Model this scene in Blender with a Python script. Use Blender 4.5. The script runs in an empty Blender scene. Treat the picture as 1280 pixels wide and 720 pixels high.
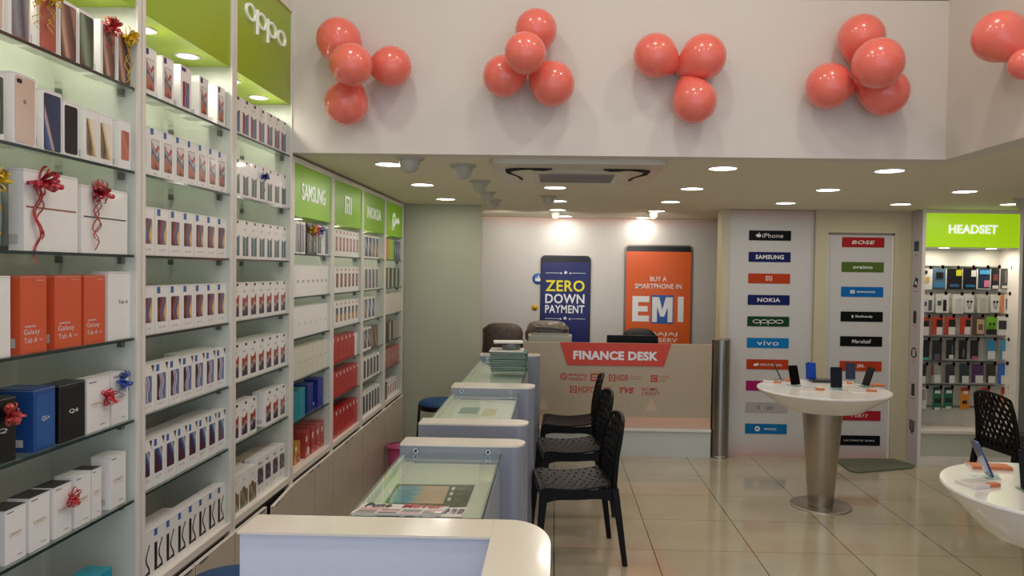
import bpy, bmesh, math, random
from mathutils import Vector, Matrix
random.seed(7)
PI = math.pi
sc = bpy.context.scene
COL = sc.collection

# ------------------------------------------------------------------ camera
F, PX, YAW, PIT, ROL, H = 930.0, 673.35, -0.021407, -0.023586, 0.014051, 1.7
fw = Vector((math.sin(YAW)*math.cos(PIT), math.cos(YAW)*math.cos(PIT), math.sin(PIT)))
r0 = Vector((math.cos(YAW), -math.sin(YAW), 0)); u0 = r0.cross(fw)
RT = r0*math.cos(ROL) + u0*math.sin(ROL)
UP = -r0*math.sin(ROL) + u0*math.cos(ROL)
def ray(x, y): return RT*((x-PX)/F) - UP*((y-360)/F) + fw
def onZ(x, y, z): v = ray(x, y); return v*((z-H)/v.z) + Vector((0, 0, H))
def onY(x, y, Y): v = ray(x, y); return v*(Y/v.y) + Vector((0, 0, H))
def onX(x, y, X): v = ray(x, y); return v*(X/v.x) + Vector((0, 0, H))
cd = bpy.data.cameras.new('camera'); cam = bpy.data.objects.new('camera', cd); COL.objects.link(cam)
cam.matrix_world = Matrix(((RT.x, UP.x, -fw.x, 0), (RT.y, UP.y, -fw.y, 0), (RT.z, UP.z, -fw.z, H), (0, 0, 0, 1)))
cd.sensor_width = 36; cd.lens = F/1280*36; cd.shift_x = (640-PX)/1280; cd.clip_start = .05
sc.camera = cam

# ------------------------------------------------------------------ materials
MATS = {}
def rgb(h):
    h = h.lstrip('#'); c = [int(h[i:i+2], 16)/255 for i in (0, 2, 4)]
    return tuple(x/12.92 if x <= .04045 else ((x+.055)/1.055)**2.4 for x in c) + (1,)
def mat(name, col='#cccccc', rough=.5, metal=0., emit=0., ecol=None, bump=0., bscale=60., var=0., coat=0., spec=.5, aniso=0.):
    if name in MATS: return MATS[name]
    m = bpy.data.materials.new(name); m.use_nodes = True; nt = m.node_tree; b = nt.nodes['Principled BSDF']
    c = rgb(col)
    b.inputs['Base Color'].default_value = c; b.inputs['Roughness'].default_value = rough
    b.inputs['Metallic'].default_value = metal; b.inputs['Specular IOR Level'].default_value = spec
    b.inputs['Coat Weight'].default_value = coat; b.inputs['Coat Roughness'].default_value = .08
    if aniso: b.inputs['Anisotropic'].default_value = aniso
    if emit: b.inputs['Emission Strength'].default_value = emit; b.inputs['Emission Color'].default_value = rgb(ecol or col)
    tc = nt.nodes.new('ShaderNodeTexCoord'); nz = nt.nodes.new('ShaderNodeTexNoise')
    nz.inputs['Scale'].default_value = bscale; nt.links.new(tc.outputs['Object'], nz.inputs['Vector'])
    v = var or .03
    mr = nt.nodes.new('ShaderNodeMapRange'); mr.inputs['To Min'].default_value = 1-v; mr.inputs['To Max'].default_value = 1+v
    nt.links.new(nz.outputs['Fac'], mr.inputs['Value'])
    mx = nt.nodes.new('ShaderNodeVectorMath'); mx.operation = 'SCALE'; mx.inputs[0].default_value = c[:3]
    nt.links.new(mr.outputs[0], mx.inputs['Scale']); nt.links.new(mx.outputs[0], b.inputs['Base Color'])
    if bump:
        bp = nt.nodes.new('ShaderNodeBump'); bp.inputs['Strength'].default_value = bump; bp.inputs['Distance'].default_value = .004
        nt.links.new(nz.outputs['Fac'], bp.inputs['Height']); nt.links.new(bp.outputs[0], b.inputs['Normal'])
    MATS[name] = m; return m
def art(name, stops, du=0., dv=1., amp=0., fu=0., fv=0., rough=.3, coat=.3):
    """printed picture: colour ramp over the print's own UVs"""
    if name in MATS: return MATS[name]
    m = bpy.data.materials.new(name); m.use_nodes = True; nt = m.node_tree; b = nt.nodes['Principled BSDF']
    b.inputs['Roughness'].default_value = rough; b.inputs['Coat Weight'].default_value = coat; b.inputs['Coat Roughness'].default_value = .1
    N = nt.nodes.new; L = nt.links.new
    uv = N('ShaderNodeUVMap'); uv.uv_map = 'UVMap'; s = N('ShaderNodeSeparateXYZ'); L(uv.outputs[0], s.inputs[0])
    def mth(op, a, bb):
        n = N('ShaderNodeMath'); n.operation = op
        for i, q in enumerate((a, bb)):
            if q is None: continue
            if isinstance(q, (int, float)): n.inputs[i].default_value = q
            else: L(q, n.inputs[i])
        return n.outputs[0]
    lin = mth('ADD', mth('MULTIPLY', s.outputs[0], du), mth('MULTIPLY', s.outputs[1], dv))
    w = mth('SINE', mth('ADD', mth('MULTIPLY', s.outputs[0], fu), mth('MULTIPLY', s.outputs[1], fv)), None)
    fac = mth('ADD', lin, mth('MULTIPLY', w, amp))
    r = N('ShaderNodeValToRGB'); L(fac, r.inputs[0]); el = r.color_ramp.elements
    while len(el) > 1: el.remove(el[0])
    el[0].position = stops[0][0]; el[0].color = rgb(stops[0][1])
    for p, c in stops[1:]: e = el.new(p); e.color = rgb(c)
    L(r.outputs[0], b.inputs['Base Color']); MATS[name] = m; return m
def glass(name, tint, edge=False, gl=.08):
    if name in MATS: return MATS[name]
    m = bpy.data.materials.new(name); m.use_nodes = True; nt = m.node_tree; nt.nodes.remove(nt.nodes['Principled BSDF'])
    o = nt.nodes['Material Output']; t = nt.nodes.new('ShaderNodeBsdfTransparent'); t.inputs[0].default_value = rgb(tint)
    g = nt.nodes.new('ShaderNodeBsdfGlossy'); g.inputs['Roughness'].default_value = .02; g.inputs[0].default_value = (.96, 1, .98, 1)
    fr = nt.nodes.new('ShaderNodeLayerWeight'); fr.inputs['Blend'].default_value = .5
    pw = nt.nodes.new('ShaderNodeMath'); pw.operation = 'POWER'; pw.inputs[1].default_value = 4.; nt.links.new(fr.outputs['Facing'], pw.inputs[0])
    mp = nt.nodes.new('ShaderNodeMath'); mp.operation = 'MULTIPLY_ADD'; mp.inputs[1].default_value = .6; mp.inputs[2].default_value = .03; nt.links.new(pw.outputs[0], mp.inputs[0])
    mx = nt.nodes.new('ShaderNodeMixShader'); nt.links.new(mp.outputs[0], mx.inputs[0])
    nt.links.new(t.outputs[0], mx.inputs[1]); nt.links.new(g.outputs[0], mx.inputs[2]); nt.links.new(mx.outputs[0], o.inputs[0])
    MATS[name] = m; return m

WHITE = mat('white_laminate', '#e6e2dc', .35, coat=.2)
WARM = mat('shelf_interior', '#d0d2c6', .45)
WALL = mat('wall_paint', '#dcd4ca', .55, bscale=2., var=.03)
WALL2 = mat('side_wall_paint', '#bdbca6', .6, bscale=2.)
CEIL = mat('ceiling_paint', '#e6ddc6', .75, bscale=1.5)
CAB = mat('cabinet_laminate', '#cdbfae', .35, bscale=3., coat=.2)
CREAM = mat('cream_top', '#f0e7d9', .2, coat=.5)
PANEL = mat('counter_panel', '#a4a8b4', .35)
DARK = mat('dark_gap', '#1b1512', .7)
TRIM = mat('frame_white', '#e9e0d6', .35)
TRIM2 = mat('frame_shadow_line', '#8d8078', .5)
GREEN = mat('sign_green', '#9ab41a', .38, coat=.1)
LIME = mat('sign_green_glow', '#86ba18', .35, emit=.04, ecol='#8ecb08')  # low signs hold no lamp; slight emission stands in for downlight on them
LIME2 = mat('header_green_glow', '#93c81c', .35, emit=.55, ecol='#b0d810')  # header panel is no lamp; added emission imitates the downlight falling on it
SIGNW = mat('sign_letters', '#f4f4ec', .3, emit=.12)
SIGNW2 = mat('sign_letters_glow', '#ffffff', .3, emit=.5)  # plain white letters, brightened by emission put into the material
GEDGE = mat('glass_edge', '#16302a', .2, coat=.5)
GLASS = glass('shelf_glass', '#fbfdfb')
GLASSC = glass('counter_glass', '#fafdfb')
STEEL = mat('brushed_steel', '#a09a90', .3, 1., bscale=30)
CHROME = mat('chrome', '#c8c8c8', .15, 1.)
BRK = mat('bracket_metal', '#7d8078', .35, .8)
BLACKP = mat('black_plastic', '#060506', .42, spec=.22)
BLK = mat('black_print', '#0d0d0f', .35)
LAMP = mat('lamp_lens', '#ffffff', .3, emit=9., ecol='#fffaf0')
LAMPB = mat('bay_lamp_lens', '#ffffff', .3, emit=7., ecol='#fffbe8')
BOXW = mat('box_white', '#f6f2ee', .35, coat=.25, bscale=20)
BOXG = mat('box_side_white', '#dfe0dc', .4)
INK = mat('grey_ink', '#8a8480', .5)

# ------------------------------------------------------------------ mesh builder
FCACHE = {}
def text_geo(s, bold=0.):
    k = (s, bold)
    if k in FCACHE: return FCACHE[k]
    cu = bpy.data.curves.new('t', 'FONT'); cu.body = s; cu.size = 1; cu.offset = bold; cu.resolution_u = 3; cu.space_character = 1.06
    o = bpy.data.objects.new('t', cu); COL.objects.link(o)
    dg = bpy.context.evaluated_depsgraph_get(); me = bpy.data.meshes.new_from_object(o.evaluated_get(dg))
    V = [(v.co.x, v.co.y) for v in me.vertices]; P = [list(p.vertices) for p in me.polygons]
    bpy.data.objects.remove(o); bpy.data.curves.remove(cu); bpy.data.meshes.remove(me)
    xs = [v[0] for v in V]; ys = [v[1] for v in V]
    FCACHE[k] = (V, P, min(xs), max(xs), min(ys), max(ys)); return FCACHE[k]

class MB:
    def __init__(s): s.v = []; s.f = []; s.m = []; s.uv = []; s.mats = []; s.sm = []
    def mi(s, m):
        if m not in s.mats: s.mats.append(m)
        return s.mats.index(m)
    def face(s, pts, m, uvs=None, smooth=False):
        b = len(s.v); s.v += [tuple(p) for p in pts]; s.f.append(list(range(b, b+len(pts)))); s.m.append(s.mi(m))
        s.uv.append(uvs or [(0, 0)]*len(pts)); s.sm.append(smooth)
    def mesh(s, V, Fc, m, smooth=False):
        b = len(s.v); s.v += [tuple(p) for p in V]; k = s.mi(m)
        for f in Fc: s.f.append([b+i for i in f]); s.m.append(k); s.uv.append([(0, 0)]*len(f)); s.sm.append(smooth)
    def box(s, x0, x1, y0, y1, z0, z1, m, M=None):
        V = [Vector((x, y, z)) for z in (z0, z1) for y in (y0, y1) for x in (x0, x1)]
        if M: V = [M @ v for v in V]
        s.mesh(V, [(0, 2, 3, 1), (4, 5, 7, 6), (0, 1, 5, 4), (2, 6, 7, 3), (0, 4, 6, 2), (1, 3, 7, 5)], m)
    def rbox(s, x0, x1, y0, y1, z0, z1, m, r=.01, n=4):
        """prism with rounded vertical corners"""
        P = []
        for cx, cy, a in ((x1-r, y1-r, 0), (x0+r, y1-r, 90), (x0+r, y0+r, 180), (x1-r, y0+r, 270)):
            for i in range(n+1):
                t = math.radians(a+90*i/n); P.append((cx+r*math.cos(t), cy+r*math.sin(t)))
        s.prism(P, z0, z1, m)
    def prism(s, P, z0, z1, m, mtop=None):
        n = len(P); b = [(x, y, z0) for x, y in P] + [(x, y, z1) for x, y in P]
        s.mesh(b, [(i, (i+1) % n, n+(i+1) % n, n+i) for i in range(n)] + [tuple(reversed(range(n)))], m)
        s.mesh([(x, y, z1) for x, y in P], [tuple(range(n))], mtop or m)
    def rplate(s, x0, x1, z0, z1, y0, y1, m, r=.01, n=4, mf=None, uv=False):
        """upright plate with rounded corners, front at y0"""
        P = []
        for cx, cz, a in ((x1-r, z1-r, 0), (x0+r, z1-r, 90), (x0+r, z0+r, 180), (x1-r, z0+r, 270)):
            for i in range(n+1):
                t = math.radians(a+90*i/n); P.append((cx+r*math.cos(t), cz+r*math.sin(t)))
        N = len(P)
        V = [(x, y0, z) for x, z in P] + [(x, y1, z) for x, z in P]
        s.mesh(V, [(i, N+i, N+(i+1) % N, (i+1) % N) for i in range(N)] + [tuple(range(N, 2*N))], m)
        s.face([(x, y0, z) for x, z in reversed(P)], mf or m, [((x-x0)/(x1-x0), (z-z0)/(z1-z0)) for x, z in reversed(P)])
    def quad(s, x0, x1, z0, z1, y, m):
        s.face([(x0, y, z0), (x1, y, z0), (x1, y, z1), (x0, y, z1)], m, [(0, 0), (1, 0), (1, 1), (0, 1)])
    def cyl(s, p0, p1, r0, r1=None, m=None, n=16, smooth=True, cap=True):
        r1 = r0 if r1 is None else r1; p0 = Vector(p0); p1 = Vector(p1); d = (p1-p0).normalized()
        a = d.orthogonal().normalized(); c = d.cross(a)
        V = [p + (a*math.cos(2*PI*i/n)+c*math.sin(2*PI*i/n))*r for p, r in ((p0, r0), (p1, r1)) for i in range(n)]
        s.mesh(V, [(i, (i+1) % n, n+(i+1) % n, n+i) for i in range(n)], m, smooth)
        if cap: s.mesh(V, [tuple(reversed(range(n))), tuple(range(n, 2*n))], m)
    def lathe(s, prof, m, n=32, c=(0, 0, 0), M=None, smooth=True):
        V = []
        for r, z in prof:
            for i in range(n):
                p = Vector((r*math.cos(2*PI*i/n), r*math.sin(2*PI*i/n), z))
                V.append((M @ p if M else p) + Vector(c))
        k = len(prof)
        s.mesh(V, [(j*n+i, j*n+(i+1) % n, (j+1)*n+(i+1) % n, (j+1)*n+i) for j in range(k-1) for i in range(n)], m, smooth)
    def tube(s, pts, r, m, n=8):
        pts = [Vector(p) for p in pts]; rr = r if isinstance(r, (list, tuple)) else [r]*len(pts)
        V = []; a = None
        for i, p in enumerate(pts):
            d = (pts[min(i+1, len(pts)-1)]-pts[max(i-1, 0)]).normalized()
            a = d.orthogonal().normalized() if a is None else (a-d*a.dot(d)).normalized()
            c = d.cross(a)
            V += [p+(a*math.cos(2*PI*j/n)+c*math.sin(2*PI*j/n))*rr[i] for j in range(n)]
        k = len(pts)
        s.mesh(V, [(q*n+j, q*n+(j+1) % n, (q+1)*n+(j+1) % n, (q+1)*n+j) for q in range(k-1) for j in range(n)]
               + [tuple(reversed(range(n))), tuple(range((k-1)*n, k*n))], m, True)
    def strip(s, pts, nrm, w, m):
        """thin ribbon along pts, width w along nrm"""
        nrm = Vector(nrm); V = []
        for p in pts: V += [Vector(p)-nrm*w/2, Vector(p)+nrm*w/2]
        s.mesh(V, [(2*i, 2*i+2, 2*i+3, 2*i+1) for i in range(len(pts)-1)], m, True)
    def text(s, t, cx, cz, y, w, h, m, bold=0., ext=0., shear=0., rot=0., M=None):
        """lettering fitted into w x h, facing -y"""
        V, P, x0, x1, z0, z1 = text_geo(t, bold)
        sx = w/(x1-x0); sz = h/(z1-z0) if h else sx
        if not w: sx = sz
        def tr(v, yy):
            x = (v[0]-(x0+x1)/2)*sx; z = (v[1]-(z0+z1)/2)*sz; x += shear*z
            if rot: x, z = x*math.cos(rot)-z*math.sin(rot), x*math.sin(rot)+z*math.cos(rot)
            p = Vector((cx+x, yy, cz+z)); return M @ p if M else p
        s.mesh([tr(v, y-ext) for v in V], P, m)
        if ext:
            # side walls along boundary edges
            cnt = {}
            for p in P:
                for i in range(len(p)):
                    e = (p[i], p[(i+1) % len(p)]); k = tuple(sorted(e)); cnt.setdefault(k, []).append(e)
            ed = [v[0] for v in cnt.values() if len(v) == 1]
            b = []; Fc = []
            for i, (a, c) in enumerate(ed):
                b += [tr(V[a], y-ext), tr(V[c], y-ext), tr(V[c], y), tr(V[a], y)]; Fc.append((4*i, 4*i+3, 4*i+2, 4*i+1))
            s.mesh(b, Fc, m)
    def build(s, name, parent=None, loc=None, rz=0., bevel=0., weld=False):
        me = bpy.data.meshes.new(name); me.from_pydata(s.v, [], s.f)
        for m in s.mats: me.materials.append(m)
        me.polygons.foreach_set('material_index', s.m); me.polygons.foreach_set('use_smooth', s.sm)
        ul = me.uv_layers.new(name='UVMap'); flat = [c for f in s.uv for q in f for c in q]; ul.data.foreach_set('uv', flat)
        me.update()
        o = bpy.data.objects.new(name, me); COL.objects.link(o)
        if parent: o.parent = parent
        if loc is not None: o.location = loc
        o.rotation_euler.z = rz
        if weld: w = o.modifiers.new('weld', 'WELD'); w.merge_threshold = 1e-5
        if bevel:
            b = o.modifiers.new('bevel', 'BEVEL'); b.width = bevel; b.segments = 2; b.limit_method = 'ANGLE'; b.angle_limit = .6
        return o
def tag(o, label, cat, group=None, kind=None):
    o['label'] = label; o['category'] = cat
    if group: o['group'] = group
    if kind: o['kind'] = kind
    return o
def thing(name, label, cat, loc=(0, 0, 0), rz=0., group=None):
    o = bpy.data.objects.new(name, None); COL.objects.link(o); o.location = loc; o.rotation_euler.z = rz
    o.empty_display_size = .1
    return tag(o, label, cat, group)
def struct(o): o['kind'] = 'structure'; return o
def dup(root, loc, rz=None, label=None, group=None):
    r = root.copy(); COL.objects.link(r); r.location = loc
    if rz is not None: r.rotation_euler.z = rz
    if label: r['label'] = label
    if group: r['group'] = group
    for ch in list(root.children):
        c = ch.copy(); COL.objects.link(c); c.parent = r
        for g in list(ch.children):
            d = g.copy(); COL.objects.link(d); d.parent = c
    return r
def simple_box(name, *a, m=WHITE, bevel=0.):
    b = MB(); b.box(*a, m); return b.build(name, bevel=bevel)

# ------------------------------------------------------------------ room shell
CH = 2.29; FY = 3.815; FX = 1.963; XL = -1.365; XB = -1.66; TOP = 3.9; YS = -2.2; XR = 5.4; YB = 8.25
def floor_mat():
    m = bpy.data.materials.new('floor_tiles'); m.use_nodes = True; nt = m.node_tree; b = nt.nodes['Principled BSDF']
    N = nt.nodes.new; L = nt.links.new
    g = N('ShaderNodeNewGeometry'); s = N('ShaderNodeSeparateXYZ'); L(g.outputs['Position'], s.inputs[0])
    def mth(op, a, bb=None, c=None):
        n = N('ShaderNodeMath'); n.operation = op
        for i, q in enumerate((a, bb, c)):
            if q is None: continue
            if isinstance(q, (int, float)): n.inputs[i].default_value = q
            else: L(q, n.inputs[i])
        return n.outputs[0]
    gx = mth('ABSOLUTE', mth('SUBTRACT', mth('FRACT', mth('DIVIDE', mth('ADD', s.outputs[0], 60.7-.02+.3035), .607)), .5))
    gy = mth('ABSOLUTE', mth('SUBTRACT', mth('FRACT', mth('DIVIDE', mth('ADD', s.outputs[1], 56.5-4.53+.2825), .565)), .5))
    lx = mth('LESS_THAN', gx, .0052); ly = mth('MULTIPLY', mth('LESS_THAN', gy, .0052), .6)
    gr = mth('MAXIMUM', lx, ly)
    nz = N('ShaderNodeTexNoise'); nz.inputs['Scale'].default_value = 2.2; nz.inputs['Detail'].default_value = 6; L(g.outputs['Position'], nz.inputs['Vector'])
    rp = N('ShaderNodeValToRGB'); L(nz.outputs['Fac'], rp.inputs[0])
    rp.color_ramp.elements[0].position = .3; rp.color_ramp.elements[0].color = rgb('#b2a58c')
    rp.color_ramp.elements[1].position = .7; rp.color_ramp.elements[1].color = rgb('#beb29a')
    mx = N('ShaderNodeMix'); mx.data_type = 'RGBA'; L(gr, mx.inputs['Factor']); L(rp.outputs[0], mx.inputs['A']); mx.inputs['B'].default_value = rgb('#4a3d2e')
    L(mx.outputs['Result'], b.inputs['Base Color'])
    b.inputs['Roughness'].default_value = .11; b.inputs['Specular IOR Level'].default_value = .6
    b.inputs['Coat Weight'].default_value = .35; b.inputs['Coat Roughness'].default_value = .05
    return m
fb = MB(); fb.box(XB-.3, XR+.1, YS, YB+.1, -.1, 0, floor_mat()); struct(fb.build('floor'))
c = MB(); c.box(XB-.3, XR+.1, FY+.12, YB+.1, CH, CH+.1, CEIL); c.box(FX+.12, XR+.1, YS, FY+.12, CH, CH+.1, CEIL); struct(c.build('ceiling'))
struct(simple_box('ceiling_atrium', XB-.3, FX+.12, YS, FY+.12, TOP, TOP+.1, m=CEIL))
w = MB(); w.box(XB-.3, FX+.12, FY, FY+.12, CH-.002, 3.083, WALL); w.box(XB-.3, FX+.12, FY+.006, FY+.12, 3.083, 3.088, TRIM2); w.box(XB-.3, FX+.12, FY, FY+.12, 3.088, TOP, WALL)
struct(w.build('wall_fascia_front'))
w = MB(); w.box(FX, FX+.12, YS, FY, CH-.002, TOP, WALL); struct(w.build('wall_fascia_side'))
struct(simple_box('wall_left', XB-.32, XB-.02, YS, YB+.1, 0, TOP, m=WALL))
struct(simple_box('wall_right', XR, XR+.1, YS, YB+.1, 0, CH, m=WALL2))
struct(simple_box('wall_back', XB, XR, YB, YB+.1, 0, CH, m=WALL2))
# box-out between the shelving end and the finance corner
struct(simple_box('wall_pier', XB-.02, -.676, 6.78, 6.88, 0, CH, m=WALL2))

# printed backdrop of the finance corner
def dots_mat():
    m = bpy.data.materials.new('dotted_print'); m.use_nodes = True; nt = m.node_tree; b = nt.nodes['Principled BSDF']
    b.inputs['Roughness'].default_value = .4
    N = nt.nodes.new; L = nt.links.new
    uv = N('ShaderNodeUVMap'); uv.uv_map = 'UVMap'; s = N('ShaderNodeSeparateXYZ'); L(uv.outputs[0], s.inputs[0])
    def mth(op, a, bb=None):
        n = N('ShaderNodeMath'); n.operation = op
        for i, q in enumerate((a, bb)):
            if q is None: continue
            if isinstance(q, (int, float)): n.inputs[i].default_value = q
            else: L(q, n.inputs[i])
        return n.outputs[0]
    # UV in metres: u across, v height
    du = mth('SUBTRACT', mth('FRACT', mth('MULTIPLY', s.outputs[0], 62.)), .5); dv = mth('SUBTRACT', mth('FRACT', mth('MULTIPLY', s.outputs[1], 62.)), .5)
    d = mth('SQRT', mth('ADD', mth('MULTIPLY', du, du), mth('MULTIPLY', dv, dv)))
    top = mth('MULTIPLY', mth('SUBTRACT', s.outputs[1], 2.12), 2.6); bot = mth('MULTIPLY', mth('SUBTRACT', .20, s.outputs[1]), 2.2)
    rad = mth('MINIMUM', mth('MAXIMUM', top, bot), .42)
    k = mth('LESS_THAN', d, rad)
    mx = N('ShaderNodeMix'); mx.data_type = 'RGBA'; L(k, mx.inputs['Factor']); mx.inputs['A'].default_value = rgb('#c9c5c2'); mx.inputs['B'].default_value = rgb('#cf8f7c')
    L(mx.outputs['Result'], b.inputs['Base Color']); MATS['dots'] = m; return m
DOTS = dots_mat()
def dotted(name, x0, x1, Y, z0, z1, th=.012):
    b = MB(); b.box(x0, x1, Y, Y+th, z0, z1, WHITE)
    b.face([(x0, Y-.0005, z0), (x1, Y-.0005, z0), (x1, Y-.0005, z1), (x0, Y-.0005, z1)], DOTS, [(x0, z0), (x1, z0), (x1, z1), (x0, z1)])
    return b
b = dotted('x', XB, 1.80, YB-.014, .0, CH-.004); struct(b.build('wall_print_back'))

# ------------------------------------------------------------------ partition with brand plates
PY = 6.93
COLM = mat('column_paint', '#c6bc9c', .5)
b = MB(); b.box(1.535, 1.60, PY-.02, PY+.16, 0, CH, COLM); b.box(2.39, 2.505, PY-.04, PY+.16, 0, CH, COLM); b.box(1.60, 2.39, PY+.02, PY+.16, 0, CH, COLM)
struct(b.build('wall_brand_partition'))
b = dotted('x', 1.602, 2.388, PY, .0, CH-.004); struct(b.build('wall_print_brands'))
b = MB(); b.box(2.505, 3.265, PY-.03, PY+.16, 2.085, CH, COLM); b.box(3.115, 3.265, PY-.03, PY+.16, 0, 2.085, COLM); struct(b.build('wall_door_surround'))
b = dotted('x', 2.507, 3.113, PY, .0, 2.083, .03)
for i in range(1): pass
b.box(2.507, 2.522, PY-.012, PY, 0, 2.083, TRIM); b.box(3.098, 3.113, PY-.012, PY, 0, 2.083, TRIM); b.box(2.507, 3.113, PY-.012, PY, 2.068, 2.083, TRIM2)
struct(b.build('door_1'))

def mi_logo(m, cx, cz, y, h, mm, ext):
    w = h*.95; t_ = h*.14; y0 = y-max(ext, .0004)
    m.box(cx-w*.75, cx-w*.75+t_, y0, y, cz-h/2, cz+h/2, mm); m.box(cx-w*.75+t_, cx+w*.2, y0, y, cz+h/2-t_, cz+h/2, mm); m.box(cx+w*.2-t_, cx+w*.2, y0, y, cz-h/2, cz+h/2-t_, mm)
    m.box(cx-w*.36, cx-w*.36+t_, y0, y, cz-h/2, cz+h*.12, mm); m.box(cx+w*.45, cx+w*.45+t_, y0, y, cz-h/2, cz+h/2, mm)
def plate(kx0, ky0, kx1, ky1, col, label, Y, draw, w=.385, h=.092):
    c0 = onY((kx0+kx1)/2, (ky0+ky1)/2, Y)
    o = MB(); o.rplate(-w/2, w/2, -h/2, h/2, -.004, 0, mat('plate_'+col, col, .5, spec=.15), r=.002, n=1)
    p = o.build('brand_plate', loc=(c0.x, Y, c0.z)); tag(p, label, 'sign', 'brand plates on the printed panels')
    t = MB(); draw(t); q = t.build('lettering', p); return p
W = mat('plate_white', '#e9e6e2', .4)
def T(s, w, h, cx=0, bold=.01, m=W, shear=0): return lambda t: t.text(s, cx, 0, -.0052, w, h, m, bold, shear=shear)
def disc(t, cx, cz, y, r, m, n=20, a0=0, a1=2*PI, ri=0.):
    if ri:
        for i in range(n):
            a = a0+(a1-a0)*i/n; b_ = a0+(a1-a0)*(i+1)/n
            t.face([(cx+ri*math.cos(a), y, cz+ri*math.sin(a)), (cx+ri*math.cos(b_), y, cz+ri*math.sin(b_)), (cx+r*math.cos(b_), y, cz+r*math.sin(b_)), (cx+r*math.cos(a), y, cz+r*math.sin(a))], m)
    else: t.face([(cx+r*math.cos(a0+(a1-a0)*i/n), y, cz+r*math.sin(a0+(a1-a0)*i/n)) for i in range(n)], m)
def ring_word(t, letters, x0, pitch, r, h, m, lw=.006, y=-.0052):
    """wide rounded lettering made of rings and stems"""
    x = x0
    for ch in letters:
        n = 20
        for i in range(n):
            a, b_ = 2*PI*i/n, 2*PI*(i+1)/n
            t.face([(x+(r-lw)*math.cos(a), y, (h-lw)*math.sin(a)), (x+(r-lw)*math.cos(b_), y, (h-lw)*math.sin(b_)), (x+r*math.cos(b_), y, h*math.sin(b_)), (x+r*math.cos(a), y, h*math.sin(a))], m)
        if ch == 'p': t.quad(x-r, x-r+lw, -h*1.9, h*.2, y, m)
        x += pitch
def apple_plate(t):
    disc(t, -.105, -.002, -.0052, .016, W); disc(t, -.117, 0.0, -.0053, .013, W); disc(t, -.093, 0.0, -.0053, .013, W)
    t.face([(-.107, -.0053, .016), (-.099, -.0053, .02), (-.096, -.0053, .03), (-.104, -.0053, .025)], W)
    disc(t, -.078, .004, -.0056, .008, mat('plate_#0a0a0a', '#050505'))
    t.text('iPhone', .025, 0, -.0052, .19, .04, W, .0)
def google(t):
    x = -.09
    for ch, c_, wd in (('G', '#c0392b', .032), ('o', '#c9b9a8', .02), ('o', '#8f949a', .02), ('g', '#3a63c0', .02), ('l', '#2e8b57', .006), ('e', '#c0392b', .02)):
        t.text(ch, x+wd/2, -.0 if ch in 'Gl' else (-.004 if ch != 'g' else -.009), -.0052, wd, .036 if ch in 'Gl' else (.024 if ch != 'g' else .032), mat('g_'+c_, c_), .01); x += wd+.007
def moto(t):
    disc(t, -.08, 0, -.0052, .024, W); t.text('M', -.08, 0, -.0057, .024, .018, mat('plate_#0f78b4', '#0a6aa4'), .03); t.text('moto', .04, 0, -.0052, .11, .024, W, .0)
def mmx(t):
    disc(t, -.105, -.004, -.0052, .014, W); disc(t, -.12, -.006, -.0053, .009, W); disc(t, -.088, 0, -.0053, .01, W); t.text('micromax', .035, 0, -.0052, .2, .03, W, .0)
def vivo(t): t.text('vivo', 0, 0, -.0052, .2, .045, W, .0)
def senn(t): t.rplate(-.11, -.07, -.016, .016, -.0052, -.005, W, r=.003); t.text('S', -.09, 0, -.0058, .02, .022, mat('plate_#1673b8', '#0c64ac'), .02); t.text('SENNHEISER', .035, 0, -.0052, .17, .016, W, .02)
def skull(t): disc(t, -.085, .004, -.0052, .009, W); t.box(-.09, -.08, -.0055, -.005, -.014, 0, W); t.text('Skullcandy', .02, 0, -.0052, .16, .026, W, .02)
B1 = [('#050505', apple_plate, 'black brand plate with small apple and thin lettering, topmost on the left printed panel'),
      ('#121c58', T('SAMSUNG', .26, .04, bold=.03), 'navy brand plate with bold lettering, second from the top on left panel'),
      ('#b43c18', lambda t: mi_logo(t, 0, 0, -.0048, .044, W, .0006), 'orange brand plate with two-letter logo, third from top on left panel'),
      ('#121c58', T('NOKIA', .21, .038, bold=.02), 'navy brand plate with five wide letters, fourth from top on left panel'),
      ('#123d22', lambda t: ring_word(t, 'oppo', -.108, .07, .037, .018, W), 'dark green brand plate with rounded wide lettering on the left panel'),
      ('#0a74b4', vivo, 'bright blue brand plate with thin lower-case lettering on the left panel'),
      ('#b43c18', mmx, 'orange brand plate with cloud-like fist emblem, left of the round table phones'),
      ('#a0185c', None, 'magenta brand plate partly hidden by the rim of the round table'),
      ('#a9a6a6', google, 'grey brand plate with multicoloured lettering below the magenta one'),
      ('#0a6aa4', moto, 'blue brand plate with round white emblem, lowest on the left panel')]
for i, (c_, d_, l_) in enumerate(B1):
    t_ = i/9
    plate(936.5-5.2*t_, 288+242*t_, 988.5-5.2*t_, 301+241*t_, c_, l_, PY-.001, d_ or T('lava', .1, .03))
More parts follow.
